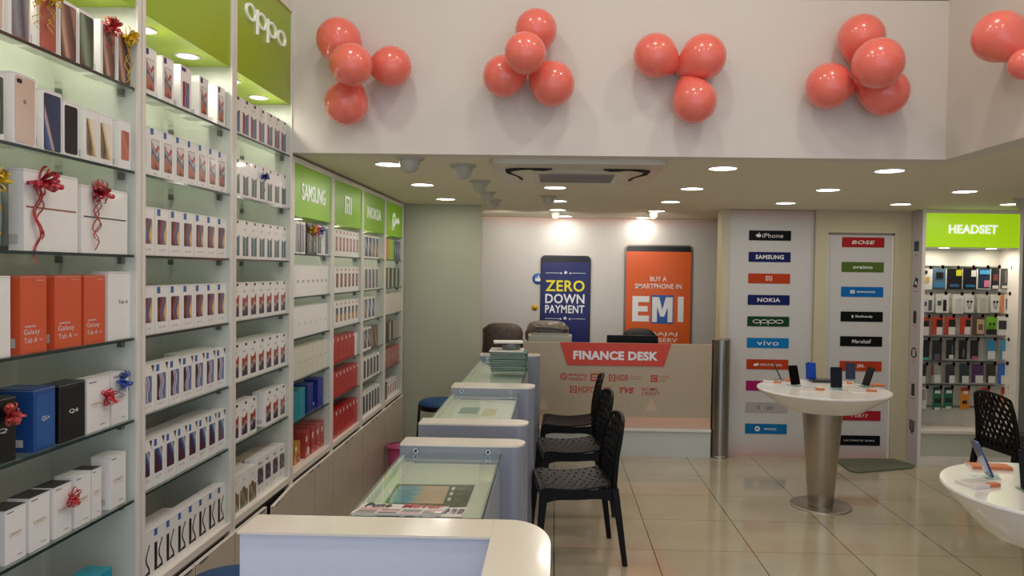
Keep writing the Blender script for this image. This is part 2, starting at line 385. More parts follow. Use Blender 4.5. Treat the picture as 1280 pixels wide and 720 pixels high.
B2 = [('#a81c20', T('BOSE', .2, .034, bold=.02, shear=.35), 'red brand plate with slanted capitals, topmost on the door panel', 0),
      ('#4f6626', T('oraimo', .18, .03, bold=.02), 'olive green brand plate, second from the top on door panel', 1),
      ('#0c64ac', senn, 'blue brand plate with small emblem and fine capitals on the door panel', 2),
      ('#050505', skull, 'black brand plate with tiny skull emblem, fourth on the door panel', 3),
      ('#050505', T('Marshall', .17, .034, bold=.01, shear=.3), 'black brand plate with white script lettering on the door panel', 4),
      ('#b43c18', T('JBL', .075, .036, bold=.02), 'orange brand plate behind the phones on the round table', 5),
      ('#a5202c', T('I 0877', .15, .03, bold=.0), 'crimson brand plate just under the rim of the round table', 7),
      ('#050505', T('ULTIMATE EARS', .28, .014, bold=.0), 'black brand plate with fine wide capitals, lowest on the door panel', 8)]
for c_, d_, l_, i in B2:
    t_ = i/8
    plate(1052.5-5*t_, 297+247.5*t_, 1105.3-5.6*t_, 309+247.5*t_, c_, l_, PY-.001, d_)

# ------------------------------------------------------------------ ceiling lamps
def lamp_at(x, y, r=.095, power=1., label='', room=None):
    p = onZ(x, y, CH); t = thing('ceiling_light', label, 'ceiling light', (p.x, p.y, CH), 0, 'round recessed ceiling lights')
    m = MB(); m.lathe([(r+.014, 0), (r+.014, -.003), (r+.008, -.006), (r, -.006), (r, 0)], TRIM, 36); m.build('trim_ring', t)
    m = MB(); m.lathe([(r, -.003), (0.0001, -.0035)], LAMP, 36); m.build('diffuser', t)
    ld = bpy.data.lights.new('downlight', 'AREA'); ld.shape = 'DISK'; ld.size = r*1.8; ld.energy = power; ld.color = (1., .93, .82)
    lo = bpy.data.objects.new('downlight_lamp', ld); COL.objects.link(lo); lo.location = (p.x, p.y, CH-.012)
LP = 2.
for x, y, l in ((487, 205, 'round ceiling light beside the nearest dome fitting over the low shelving'),
                (528, 230.5, 'second round ceiling light along the low shelving bays'),
                (557, 248.5, 'farthest round ceiling light in front of the grey-green pier'),
                (694, 234, 'round ceiling light directly behind the ceiling air conditioner'),
                (697, 251, 'round ceiling light half hidden by a dome fitting over the finance desk'),
                (697, 262, 'thin-looking round ceiling light above the blue phone poster'),
                (706, 270, 'tiny far round ceiling light beside the dome near the back wall'),
                (865, 235.5, 'round ceiling light right of the air conditioner, second of its row'),
                (838, 252, 'round ceiling light above the orange phone poster, nearer one'),
                (821, 263.5, 'round ceiling light touching the dome above the orange phone poster'),
                (804, 272, 'tiny far round ceiling light left of the dome at back'),
                (903.5, 210, 'large round ceiling light nearest the fascia, right of the air conditioner'),
                (1035, 237, 'round ceiling light in front of the door panel'),
                (982, 253.5, 'round ceiling light above the left printed brand panel'),
                (1112, 213, 'large round ceiling light nearest the fascia corner at right'),
                (1206, 239, 'round ceiling light in front of the headset display'),
                (1126, 255, 'round ceiling light above the door, left of the headset header'),
                (1264, 255, 'round ceiling light at right above the headset header')):
    lamp_at(x, y, .077, LP, l)

DOMEM = mat('dome_plastic', '#b4b0a2', .35)
for x, y, s_, l in ((512, 197, 1., 'white dome ceiling fitting nearest the front, beside the first light'),
                    (579, 206, 1., 'white dome ceiling fitting, second along the diagonal row'),
                    (600, 226, .95, 'white dome ceiling fitting, third along the diagonal row'),
                    (609, 240, .9, 'white dome ceiling fitting, fourth along the diagonal row'),
                    (617, 250, .9, 'white dome ceiling fitting, last of the row above the pier corner'),
                    (686, 245, .9, 'white dome ceiling fitting over the finance desk, left of two lights'),
                    (694.5, 264.5, .9, 'white dome ceiling fitting close to the back wall above blue poster'),
                    (816, 264.5, .9, 'white dome ceiling fitting close to the back wall above orange poster'),
                    (1281, 248, 1.1, 'grey dome ceiling fitting at the right edge by the headset header')):
    p = onZ(x, y, CH); t = thing('ceiling_dome', l, 'ceiling fitting', (p.x, p.y, CH), 0, 'white dome fittings on the ceiling')
    m = MB(); m.lathe([(.075*s_, 0), (.075*s_, -.012*s_), (.06*s_, -.016*s_)], DOMEM, 24); m.build('mounting_plate', t)
    m = MB(); m.lathe([(.056*s_, -.014*s_), (.052*s_, -.04*s_), (.044*s_, -.062*s_), (.028*s_, -.078*s_), (.0001, -.084*s_)], DOMEM, 24); m.build('dome_cover', t)

for x, y in ((694.5, 264.5), (816, 264.5), (620, 255)):
    p = onZ(x, y, CH); ld = bpy.data.lights.new('dome_spot', 'SPOT'); ld.energy = 12; ld.spot_size = 2.2; ld.spot_blend = .8; ld.shadow_soft_size = .04; ld.color = (1, .93, .8)
    lo = bpy.data.objects.new('dome_spot_lamp', ld); COL.objects.link(lo); lo.location = (p.x, YB-1.05, CH-.12); lo.rotation_euler = (math.radians(64), 0, 0)
# air conditioner cassette
p0 = onZ(612, 196.5, CH); p1 = onZ(835, 200, CH); p2 = onZ(630, 224, CH)
ax0, ax1, ay0 = p0.x, p1.x, (p0.y+p1.y)/2; ay1 = p2.y+.02
t = thing('air_conditioner', 'square ceiling air conditioner cassette with dark corner louvre slots behind the fascia', 'air conditioner', ((ax0+ax1)/2, (ay0+ay1)/2, CH-.001))
hx, hy = (ax1-ax0)/2, (ay1-ay0)/2
ACM = mat('ac_plastic', '#cfc6b4', .4)
m = MB(); m.rbox(-hx, hx, -hy, hy, -.028, 0, ACM, .06, 6); m.build('casing', t, bevel=.006)
m = MB(); m.rbox(-hx*.52, hx*.52, -hy*.5, hy*.62, -.04, -.028, ACM, .03, 4); m.build('intake_panel', t, bevel=.004)
m = MB()
for i in range(9): yy = -hy*.3+i*hy*.09; m.box(-hx*.46, hx*.46, yy, yy+.012, -.046, -.04, mat('ac_grille', '#8f8880', .5))
m.build('intake_grille', t)
for sx in (-1, 1):
    m = MB(); pts = [(sx*hx*(.30+.09*i), -hy*.62+(.0 if i < 4 else (i-4)**2*.012), -.031) for i in range(7)]
    m.tube(pts, [.004, .012, .010, .006, .008, .012, .014], DARK, 6); m.build('louvre_slot', t)
    m = MB(); m.tube([(sx*hx*.84, -hy*.35, -.031), (sx*hx*.80, -hy*.1, -.031), (sx*hx*.74, hy*.1, -.031), (sx*hx*.70, hy*.35, -.031)], [.012, .005, .004, .009], DARK, 6); m.build('louvre_slot', t)

# ------------------------------------------------------------------ left shelving
TALL = [2.272, 2.003, 1.732, 1.462, 1.194, .93]; LOW = [1.772, 1.54, 1.319, 1.094, .874]; LEDGE = .612
P0, PW = 1.715, .7043
def bayY(k): return P0+PW*k
BN = ['first', 'second', 'third', 'fourth', 'fifth', 'sixth', 'seventh']
def letters_oppo(m):
    for i, ch in enumerate('oppo'):
        cx = -.185+.123*i; cz = 0; n = 24; R0, R1 = .055, .043; Rz0, Rz1 = .037, .027
        for k in range(n):
            a, b_ = 2*PI*k/n, 2*PI*(k+1)/n
            A = (cx+R1*math.cos(a), cz+Rz1*math.sin(a)); B = (cx+R1*math.cos(b_), cz+Rz1*math.sin(b_)); C = (cx+R0*math.cos(b_), cz+Rz0*math.sin(b_)); D = (cx+R0*math.cos(a), cz+Rz0*math.sin(a))
            m.face([(A[0], -.01, A[1]), (B[0], -.01, B[1]), (C[0], -.01, C[1]), (D[0], -.01, D[1])], SIGNW)
            m.face([(D[0], -.01, D[1]), (C[0], -.01, C[1]), (C[0], 0, C[1]), (D[0], 0, D[1])], SIGNW)
            m.face([(B[0], -.01, B[1]), (A[0], -.01, A[1]), (A[0], 0, A[1]), (B[0], 0, B[1])], SIGNW)
        if ch == 'p': m.box(cx-R0, cx-R0+.013, -.01, 0, -.075, .036, SIGNW)
SIGN = {2: (letters_oppo, 0, .22), 3: (lambda m: m.text('SAMSUNG', 0, 0, 0, .40, .092, SIGNW, .008, .004), 0, 0),
        4: (lambda m: mi_logo(m, 0, 0, 0, .115, SIGNW, .004), 0, 0),
        5: (lambda m: m.text('NOKIA', 0, 0, 0, .42, .085, SIGNW, .008, .004), 0, 0),
        6: (lambda m: (disc(m, -.07, .0, -.012, .06, SIGNW, ri=.03), m.box(-.1, -.08, -.012, 0, -.09, 0, SIGNW), m.box(-.08, .17, -.0005, 0, -.002, .002, LIME), m.text('mobile', .085, 0, 0, .15, .05, SIGNW, .0, .01)), 0, 0)}
for k in range(7):
    tall = k < 3; y0 = bayY(k); y1 = bayY(k+1); top = 3.03 if tall else 2.275; zs = TALL if tall else LOW
    # unit local frame: origin at the front middle on the floor, local x runs along the wall, -y faces the shop
    t = thing('shelving_unit', ['tall white glass-shelf unit at far left with plain green header', 'tall white glass-shelf unit with plain green header, second from left',
        'tall white glass-shelf unit with raised rounded letters on its green header', 'low white shelf unit, nearest the fascia, with seven-letter green sign',
        'low white shelf unit with two-letter logo on its green sign', 'low white shelf unit with five-letter green sign above blue boxes', 'farthest low shelf unit with round emblem on its green sign'][k], 'shelving unit', (XL, (y0+y1)/2, 0), PI/2, 'wall shelving units')
    hw = PW/2; D = XL-XB
    for s_ in (-1, 1):
        m = MB(); a, b_ = sorted((s_*(hw-.003), s_*(hw-.024))); m.box(a, b_, 0, D, 0, top, WARM); m.box(a, b_, -.006, 0, 0, top, TRIM)
        m.build('side_panel', t)
    m = MB(); m.box(-hw+.024, hw-.024, D-.012, D, LEDGE, top, WARM); m.build('back_panel', t)
    m = MB(); m.box(-hw+.024, hw-.024, -.006, D-.012, top-.03, top, TRIM); m.build('top_panel', t)
    m = MB(); m.box(-hw+.024, hw-.024, -.006, D-.012, LEDGE-.028, LEDGE, TRIM); m.build('ledge', t)
    # base cabinet
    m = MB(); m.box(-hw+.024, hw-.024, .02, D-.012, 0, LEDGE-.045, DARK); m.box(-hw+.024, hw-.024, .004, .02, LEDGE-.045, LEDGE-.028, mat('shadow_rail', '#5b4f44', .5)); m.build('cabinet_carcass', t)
    for j in range(2):
        xa = -hw+.002+j*hw; xb = xa+hw-.004
        m = MB(); wd = xb-xa; m.box(-wd, 0, -.016, 0, .03, LEDGE-.05, CAB); m.box(-wd, -wd+.004, -.0165, -.0005, .03, LEDGE-.05, TRIM); m.box(-wd, 0, -.0165, 0, LEDGE-.0515, LEDGE-.0495, TRIM)
        dr = m.build('cabinet_door', t, (xb, -.001, 0))
        if k == 2 and j == 1: dr.rotation_euler.z = math.radians(5)
        h = MB(); h.box(-wd+.03 if j else -.09, -wd+.09 if j else -.03, -.019, -.0165, LEDGE-.058, LEDGE-.051, BRK); h.build('edge_pull', dr)
    for z in zs:
        g = MB(); g.box(-hw+.026, hw-.026, .006, D-.014, z-.008, z, GLASS); g.box(-hw+.026, hw-.026, .003, .0065, z-.0085, z+.0002, GEDGE)
        so = g.build('glass_shelf', t); 
        for bx in (-hw+.03, hw-.03):
            for by in (.04, D-.05):
                q = MB(); q.cyl((bx, by, z-.02), (bx+(.02 if bx < 0 else -.02), by, z-.02), .006, None, BRK, 8); q.box(min(bx, bx+(.018 if bx < 0 else -.018)), max(bx, bx+(.018 if bx < 0 else -.018)), by-.007, by+.007, z-.03, z-.008, BRK)
                q.build('shelf_bracket', so)
    # header
    zb = 2.528 if tall else 1.972; gm = GREEN if tall else LIME
    m = MB(); m.box(-hw+.026, hw-.026, .002, .014, zb, top-.03, gm); hd = m.build('sign_panel', t)
    m = MB(); m.box(-hw+.026, hw-.026, .014, D-.014, zb+.002, zb+.012, GREEN); sf = m.build('soffit', t)
    for lx in ((-.16, .16) if tall else (0,)):
        m = MB(); m.lathe([(.048, zb+.0015), (.048, zb-.003), (.036, zb-.003), (.036, zb+.001)], TRIM, 24, c=(lx, .1, 0)); m.lathe([(.036, zb-.001), (.0001, zb-.0012)], LAMPB, 24, c=(lx, .1, 0))
        ld = bpy.data.lights.new('bay_light', 'AREA'); ld.shape = 'DISK'; ld.size = .06; ld.energy = .75 if tall else .9; ld.color = (1, .96, .85)
        lo = bpy.data.objects.new('bay_light_lamp', ld); COL.objects.link(lo); lo.location = (XL-.1, (y0+y1)/2+lx, zb-.012)
        m.build('recessed_light', t)
    if k in SIGN:
        m = MB(); SIGN[k][0](m)
        cz = (zb+top-.03)/2 + (.06 if k == 2 else 0)
        m.build('raised_letters', hd, (0, .001, cz))

# ------------------------------------------------------------------ box pictures
ART = {
 'swirl': art('print_swirl', [(0, '#2a1a1c'), (.06, '#7a3e30'), (.2, '#c06a4a'), (.42, '#b9826c'), (.5, '#31506e'), (.66, '#9aa6b4'), (.7, '#d9cfd0'), (.76, '#b9503c'), (.84, '#a85848'), (.88, '#e6ddda'), (1, '#e6ddda')], .12, 1, .09, 7, 6),
 'wave': art('print_wave', [(0, '#1e1418'), (.2, '#34181c'), (.3, '#7c2422'), (.42, '#9a3430'), (.52, '#5d6f9a'), (.66, '#3e4a72'), (.74, '#d79a5a'), (.86, '#e3b878'), (1, '#e6dcd6')], .78, .18, .16, .5, 4.5),
 'stripes': art('print_stripes', [(0, '#17121a'), (.2, '#1c151d'), (.28, '#9a3c50'), (.4, '#c9c4d4'), (.52, '#5a6aa6'), (.64, '#e0dbe2'), (.76, '#37407c'), (1, '#8a93c0')], 1, .05, .1, 0, 7),
 'night': art('print_night', [(0, '#1c0f18'), (.3, '#5a1c34'), (.5, '#3a2450'), (.7, '#4a78a8'), (.82, '#c9c6cc'), (1, '#2a2034')], .5, .5, .05, 5, 3),
 'peaks': art('print_peaks', [(0, '#7a1c24'), (.34, '#a02c34'), (.42, '#c8b8c0'), (.5, '#3a4a72'), (.8, '#6a86b4'), (1, '#2c3454')], 1, 0, .04, 0, 8),
 'forest': art('print_forest', [(0, '#3c4a46'), (.4, '#26312f'), (.5, '#8a9a94'), (.6, '#2e3c3a'), (1, '#5a6c66')], .9, .1, .06, 3, 6),
 'teal': art('print_teal', [(0, '#1f3a40'), (.3, '#2f5a62'), (.45, '#9ab4b6'), (.6, '#2c4c54'), (1, '#4a7076')], .9, .1, .05, 2, 7),
 'ember': art('print_ember', [(0, '#2c1c30'), (.3, '#4a3450'), (.42, '#c9b4a8'), (.5, '#a03028'), (.75, '#b84838'), (1, '#6a1c20')], .1, .8, .12, 5, 2),
 'moss': art('print_moss', [(0, '#8a7a5a'), (.4, '#5a6a3a'), (.6, '#b09a7a'), (.8, '#4a5a30'), (1, '#8a6a50')], .8, .5, .1, 6, 3),
 'busy': art('print_busy', [(0, '#2a2430'), (.25, '#8a8088'), (.4, '#2e3650'), (.6, '#6a4a44'), (.8, '#30303c'), (1, '#a09898')], .3, .7, .2, 9, 14),
 'bronze': art('print_bronze', [(0, '#2c2422'), (.3, '#8a5c48'), (.45, '#d0a890'), (.6, '#7a4c3c'), (.8, '#3c2c28'), (1, '#a07058')], .8, .5, .1, 4, 3),
 'greenphone': art('print_greenphone', [(0, '#6a3a34'), (.3, '#4f6048'), (.5, '#8a9a80'), (.7, '#3c4a38'), (1, '#2c3430')], .7, .5, .1, 3, 4),
 'greyphone': art('print_greyphone', [(0, '#6a6a72'), (.4, '#8f8f98'), (.7, '#4a4a52'), (1, '#b0aab0')], .9, .3, .05, 3, 3),
 'coral': art('print_coral', [(0, '#c06a54'), (.5, '#b45a48'), (1, '#8a4a40')], .6, .4, .05, 3, 3),
 'blueplanet': art('print_blueplanet', [(0, '#1c2a4a'), (.4, '#3e5a90'), (.52, '#d0b0b8'), (.58, '#24304e'), (1, '#2c3e66')], .7, .6, .12, 3, 3),
 'gold': art('print_gold', [(0, '#e0c8b8'), (1, '#d2b4a4')], .5, .5),
 'flower': art('print_flower', [(0, '#d8b070'), (.35, '#4a3a3a'), (.5, '#d8b070'), (.8, '#f0e4d4')], .8, .4, .1, 6, 6),
 'rose': art('print_rose', [(0, '#b85a44'), (.5, '#d0806a'), (1, '#a04a3a')], .5, .5, .15, 5, 6),
 'pinkbar': art('print_pinkbar', [(0, '#5c3c40'), (.18, '#b07070'), (.6, '#c88886'), (1, '#9c5a5a')], .1, .9, .03, 3, 3),
 'redbar': art('print_redbar', [(0, '#2c1c20'), (.2, '#8a4a48'), (.6, '#a8605c'), (1, '#5a2c30')], .1, .9, .03, 3, 3),
 'amberbar': art('print_amberbar', [(0, '#3c2c28'), (.15, '#c08848'), (.4, '#c89458'), (.6, '#4c4448'), (1, '#2c2a34')], .1, .9, .03, 3, 3),
 'sky': art('print_sky', [(0, '#1c2430'), (.3, '#3a5a8a'), (.55, '#c9c4c4'), (.75, '#3a6ca4'), (1, '#28446c')], .3, .8, .12, 6, 5),
 'town': art('print_town', [(0, '#2c2422'), (.3, '#b08a80'), (.5, '#e0d0c4'), (.7, '#5a5458'), (1, '#7a98b4')], .3, .8, .16, 8, 6),
 'gorilla': art('print_gorilla', [(0, '#1a1a1e'), (.4, '#3c3c44'), (.55, '#c8c8cc'), (.7, '#24242c'), (1, '#58585f')], .5, .5, .2, 8, 11),
}
TAGB = mat('tag_blue', '#3468ac', .4); TAGP = mat('tag_purple', '#4a3a78', .4); TAGR = mat('tag_red', '#c0564a', .4); TAGK = mat('tag_dark', '#3c3430', .4); TRI = mat('tag_triangle', '#5a3430', .4)
BOXES = {}
def make_box(design, w, h, d, body=None, parts=None):
    """one retail box, origin at its base centre, front towards -y"""
    m = MB(); body = body or BOXW
    m.box(-w/2, w/2, -d/2, d/2, 0, h, body)
    y = -d/2-.0004
    # lid seam round the body
    seam = mat('box_seam', '#b9b2ae', .6)
    m.quad(-w/2, w/2, h*.975, h*.98, y, seam)
    m.face([(-w/2-.0003, d/2, h*.975), (-w/2-.0003, -d/2, h*.975), (-w/2-.0003, -d/2, h*.98), (-w/2-.0003, d/2, h*.98)], seam)
    design(m, w, h, y)
    # barcode sticker on the end that faces the entrance
    m.face([(-w/2-.0005, d*.25, h*.08), (-w/2-.0005, -d*.25, h*.08), (-w/2-.0005, -d*.25, h*.2), (-w/2-.0005, d*.25, h*.2)], mat('sticker', '#cfcac6', .5))
    return m
def screen(key, x0=.2, x1=.8, z0=.16, z1=.7, frame=None):
    def f(m, w, h, y):
        X0, X1 = -w/2+w*x0, -w/2+w*x1
        if frame: m.rplate(X0-.002, X1+.002, h*z0-.002, h*z1+.002, y-.0002, y, frame, r=.005, n=2)
        m.rplate(X0, X1, h*z0, h*z1, y-.0004, y, BLK, r=.004, n=2, mf=ART[key])
    return f
def tagq(mm, x0, x1, z0, z1):
    return lambda m, w, h, y: m.quad(-w/2+w*x0, -w/2+w*x1, h*z0, h*z1, y-.0001, mm)
def txt(s, x, z, ww, hh, mm=INK, bold=0., rot=0.):
    return lambda m, w, h, y: m.text(s, -w/2+w*x, h*z, y-.0002, w*ww, h*hh, mm, bold, rot=rot)
def jag(key, x0=.2, x1=.8, z0=.1, zl=.62, zm=.56, zr=.66):
    def f(m, w, h, y):
        X0, X1 = -w/2+w*x0, -w/2+w*x1; Xm = (X0+X1)/2
        P = [(X0, z0), (X1, z0), (X1, zr), (X1-(X1-X0)*.15, zr-.02), (Xm, zm), (X0+(X1-X0)*.15, zl-.02), (X0, zl)]
        m.face([(a, y-.0003, b_*h) for a, b_ in P], ART[key], [((a-X0)/(X1-X0), (b_-z0)/(zr-z0)) for a, b_ in P])
    return f
def tri(m, w, h, y): m.face([(w*.26, y-.0002, h*.97), (w*.48, y-.0002, h*.97), (w*.42, y-.0002, h*.82)][::-1], TRI)
def cut(m, w, h, y):   # tall dark slab with a white S curve beside it
    m.quad(-w*.34, -w*.12, h*.12, h*.7, y-.0003, mat('print_dark', '#1d1416', .35))
    pts = [(w*(.16+.14*math.sin(i/10*2*PI*1.0+1.2)), y-.0004, h*(.12+.6*i/10)) for i in range(11)]
    for i in range(10):
        a, b_ = pts[i], pts[i+1]; ww = w*.05
        m.face([(a[0]-ww, a[1], a[2]), (a[0]+ww, a[1], a[2]), (b_[0]+ww, b_[1], b_[2]), (b_[0]-ww, b_[1], b_[2])], mat('print_maroon', '#3a2024', .35))
    m.face([(-w*.12, y-.0003, h*.12), (w*.36, y-.0003, h*.12), (w*.3, y-.0003, h*.2), (-w*.12, y-.0003, h*.16)], mat('print_maroon', '#3a2024', .35))
def multi(*fs): return lambda m, w, h, y: [f(m, w, h, y) for f in fs]
LOGO = txt('Y11', .5, .07, .22, .04)
DES = {
 'swirl': multi(tagq(TAGB, .12, .34, .86, .99), screen('swirl', .2, .78, .16, .76, INK), txt('V15', .5, .07, .26, .04)),
 'swirlp': multi(tagq(TAGP, .12, .36, .85, .98), screen('swirl', .2, .78, .14, .76, INK)),
 'wave': multi(tagq(TAGB, .14, .38, .84, .98), screen('wave', .18, .84, .24, .76), txt('vivo Y93', .5, .12, .5, .04)),
 'stripes': multi(tagq(TAGB, .1, .32, .82, .96), tri, screen('stripes', .16, .82, .2, .76), txt('vivo V11', .5, .12, .5, .04)),
 'night': multi(tagq(TAGB, .12, .34, .82, .96), tri, screen('night', .16, .8, .26, .76), txt('vivo V9', .45, .17, .5, .05)),
 'cut': multi(tagq(TAGB, .14, .4, .84, .98), cut),
 'peaks': multi(tagq(TAGK, .55, .8, .91, .99), txt('R17', .5, .8, .3, .06), jag('peaks', .2, .86, .08, .66, .58, .66)),
 'forest': multi(tagq(TAGK, .55, .72, .9, .97), jag('forest', .22, .84, .08, .6, .54, .62)),
 'teal': multi(tagq(TAGK, .55, .75, .91, .98), txt('A7', .45, .76, .3, .06), jag('teal', .22, .86, .08, .6, .54, .62)),
 'ember': multi(tagq(TAGK, .55, .78, .91, .98), txt('F9', .45, .76, .3, .06), jag('ember', .2, .84, .1, .6, .56, .68)),
 'moss': multi(jag('moss', .05, .95, .04, .55, .62, .5), txt('A3s', .5, .8, .3, .06)),
 'busy': multi(screen('busy', .1, .9, .32, .74), txt('oppo', .4, .86, .5, .06, BLK, .02), txt('A5', .3, .18, .2, .06)),
 'pinkbar': multi(tagq(TAGR, .38, .62, .84, .94), screen('pinkbar', .24, .76, .2, .72)),
 'redbar': multi(tagq(TAGR, .38, .62, .84, .94), screen('redbar', .24, .76, .2, .74)),
 'amberbar': multi(tagq(TAGR, .38, .62, .84, .94), screen('amberbar', .24, .76, .2, .74)),
 's8': txt('S8', .5, .48, .42, .09, mat('steel_ink', '#4c5870', .4)), 'j6': txt('J6', .55, .42, .14, .14, mat('steel_ink', '#4c5870', .4)), 'j8': txt('J8', .55, .5, .2, .1, INK),
 'redmi': multi(tagq(W, .7, .92, .8, .93), txt('Redmi', .5, .18, .6, .05, mat('pale_red', '#e0807a', .4))),
 'sky': screen('sky', .1, .9, .08, .92), 'town': screen('town', .1, .9, .08, .92), 'gorilla': screen('gorilla', .08, .92, .1, .92),
 'bronze2': screen('bronze', .06, .94, .06, .94),
 'bw': multi(screen('greyphone', .45, .85, .1, .85), tagq(BLK, .12, .5, .08, .9)),
 'darkphone': screen('forest', .12, .88, .05, .92), 'darkphone2': screen('greyphone', .12, .88, .05, .92),
 'plain': txt('hi', .5, .5, .2, .05), 'none': lambda m, w, h, y: None,
}
def bodycol(c): return mat('box_'+c, c, .35, coat=.3)
def bow(parent, x, y, z, s=.04, col='#c02a34', tails=2, tail=.1, seed=1):
    rnd = random.Random(seed); m = MB(); mm = mat('ribbon_'+col, col, .3, coat=.4)
    for i in range(20):
        a = rnd.uniform(0, 2*PI); el = rnd.uniform(.1, 1.2); L_ = s*rnd.uniform(.75, 1.15)
        d = Vector((math.cos(a)*math.cos(el), -math.sin(el), math.sin(a)*math.cos(el))); side = d.cross(Vector((0, 1, 0)))
        side = side.normalized() if side.length > .1 else Vector((1, 0, 0)); up = side.cross(d)
        pts = [Vector((x, y-.004, z)) + d*(L_*math.sin(PI*u/10)) + up*(L_*.2*math.sin(2*PI*u/10)) for u in range(11)]
        m.strip(pts, side, s*.17, mm)
    for i in range(tails):
        ph = rnd.uniform(0, 6); sgn = rnd.choice((-1, 1))
        pts = [(x+sgn*.006*i+.012*math.sin(ph+u*.9), y-.006-.006*math.cos(ph+u*.9), z-tail*(.9+.2*i)*u/14) for u in range(15)]
        m.strip(pts, (1, 0, 0), s*.14, mm)
    o = m.build('ribbon_bow', parent); return o
NAMES = {}
def place(design, Yc, z, w=.083, h=.165, d=.05, body='', setb=.012, rot=0., label='', group=None, name='phone_box', cat='phone box', key=None):
    """stand a box on a left-wall shelf; Yc = middle along the wall; setb = distance behind the shelf front"""
    k = (design, round(w, 4), round(h, 4), round(d, 4), body, name)
    Xc = XL-.006-setb-d/2
    if k in BOXES:
        o = BOXES[k].copy(); COL.objects.link(o)
        for q in ('label', 'group', 'category'):
            if q in o: del o[q]
    else:
        o = make_box(DES[design] if isinstance(design, str) else design, w, h, d, bodycol(body) if body else None).build(name); BOXES[k] = o.copy()
    o.location = (Xc, Yc, z+.0006); o.rotation_euler = (0, 0, PI/2+rot); tag(o, label, cat, group); return o
def pxY(px): return onX(px, 340, XL-.02).y
def row(k, z, design, n, label, group, w=None, h=.165, d=.05, body='', ya=.03, yb=.02, setb=.012, jit=.0, gaps=(), name='phone_box', cat='phone box'):
    y0 = bayY(k)+ya; y1 = bayY(k+1)-yb; pit = (y1-y0)/n; w = w or pit*.965
    out = []
    for i in range(n):
        if i in gaps: out.append(None); continue
        out.append(place(design, y0+pit*(i+.5)+random.uniform(-1, 1)*.001, z, w, h, d, body, setb+random.uniform(0, jit), random.uniform(-1, 1)*.01, label, group, name, cat))
    return out
S = ['top', 'second', 'third', 'fourth', 'fifth', 'sixth', 'bottom']
def G(k, r): return '%s row of the %s shelving bay' % (S[r], BN[k])
def LB(desc, k, r): return '%s, %s row of the %s bay' % (desc, S[r], BN[k])
# --- bay two
z = TALL
for i, px in enumerate((187, 209, 231, 253.5, 275)):
    if i == 2: place(multi(tagq(TAGP, .1, .5, .88, .96), screen('peaks', .2, .8, .1, .66)), pxY(px), z[0], .085, .165, .06, label='white phone box with purple and red ribbons picture, top row of second bay', rot=.03)
    else: place('swirlp', pxY(px), z[0], .075, .162, .075, label=LB('white phone box with orange swirl picture and purple tag', 1, 0), group=G(1, 0), rot=.02*(i-2)/2)
row(1, z[1], 'swirl', 8, LB('white phone box with orange and blue swirl picture', 1, 1), G(1, 1), ya=-.03+.03)
row(1, z[2], 'wave', 7, LB('white phone box with red and yellow wave picture', 1, 2), G(1, 2))
row(1, z[3], 'wave', 7, LB('white phone box with red and yellow wave picture', 1, 3), G(1, 3), d=.05)
row(1, z[4], 'stripes', 7, LB('white phone box with violet flowing stripes picture', 1, 4), G(1, 4))
row(1, z[4], 'none', 3, 'plain white phone box standing behind the violet striped boxes', 'back row behind the striped boxes', w=.085, ya=.38, setb=.07)
row(1, z[5], 'night', 8, LB('white phone box with dark maroon to blue picture', 1, 5), G(1, 5), h=.17)
row(1, z[5], 'none', 7, 'plain white phone box standing behind the maroon picture boxes', 'back row behind the maroon boxes', setb=.07, jit=.01)
row(1, LEDGE, 'cut', 8, LB('white phone box with black slab and S-curve print', 1, 6), G(1, 6), h=.17)
row(1, LEDGE, 'none', 4, 'plain white phone box laid behind the S-curve boxes', 'back row behind the S-curve boxes', w=.09, ya=.05, yb=.3, setb=.075, jit=.01, h=.15)
# --- bay three
row(2, z[0], 'peaks', 7, LB('white phone box with red and blue peaked picture', 2, 0), G(2, 0), d=.06, jit=.004)
r = row(2, z[1], 'forest', 7, LB('shrink-wrapped white phone box with dark grey-green picture', 2, 1), G(2, 1))
r[3]['label'] = 'phone box with a blue ribbon bow, middle of second row of third bay'; bow(r[3], 0, -.025, .12, .03, '#1c3c96', 2, .1, 5)['label'] = 'blue ribbon bow'
row(2, z[2], 'teal', 7, LB('white phone box with teal peaked picture', 2, 2), G(2, 2), h=.17)
row(2, z[3], 'ember', 7, LB('white phone box with red and purple picture', 2, 3), G(2, 3))
row(2, z[4], 'ember', 7, LB('white phone box with red and purple picture', 2, 4), G(2, 4), d=.055)
row(2, z[4], 'none', 4, 'plain white phone box behind fifth row of the third bay', 'back row behind the fifth row of red boxes', ya=.25, setb=.075)
row(2, z[5], 'ember', 7, LB('white phone box with red and purple picture', 2, 5), G(2, 5), gaps=(3,), d=.06)
row(2, LEDGE, 'moss', 7, 'white phone box with mossy green and brown picture, bottom of third bay', G(2, 6), gaps=(3, 4, 5, 6), d=.09)
row(2, LEDGE, 'busy', 7, 'crowded dark printed phone box at the far end, bottom of third bay', G(2, 6)+' far end', gaps=(0, 1, 2), d=.06, h=.18, w=.08)
row(2, LEDGE, 'none', 7, 'brown-backed phone box behind the bottom row of the third bay', 'back row at the bottom of the third bay', gaps=(0, 1), d=.06, h=.175, w=.082, setb=.08, body='#c9b8a0')
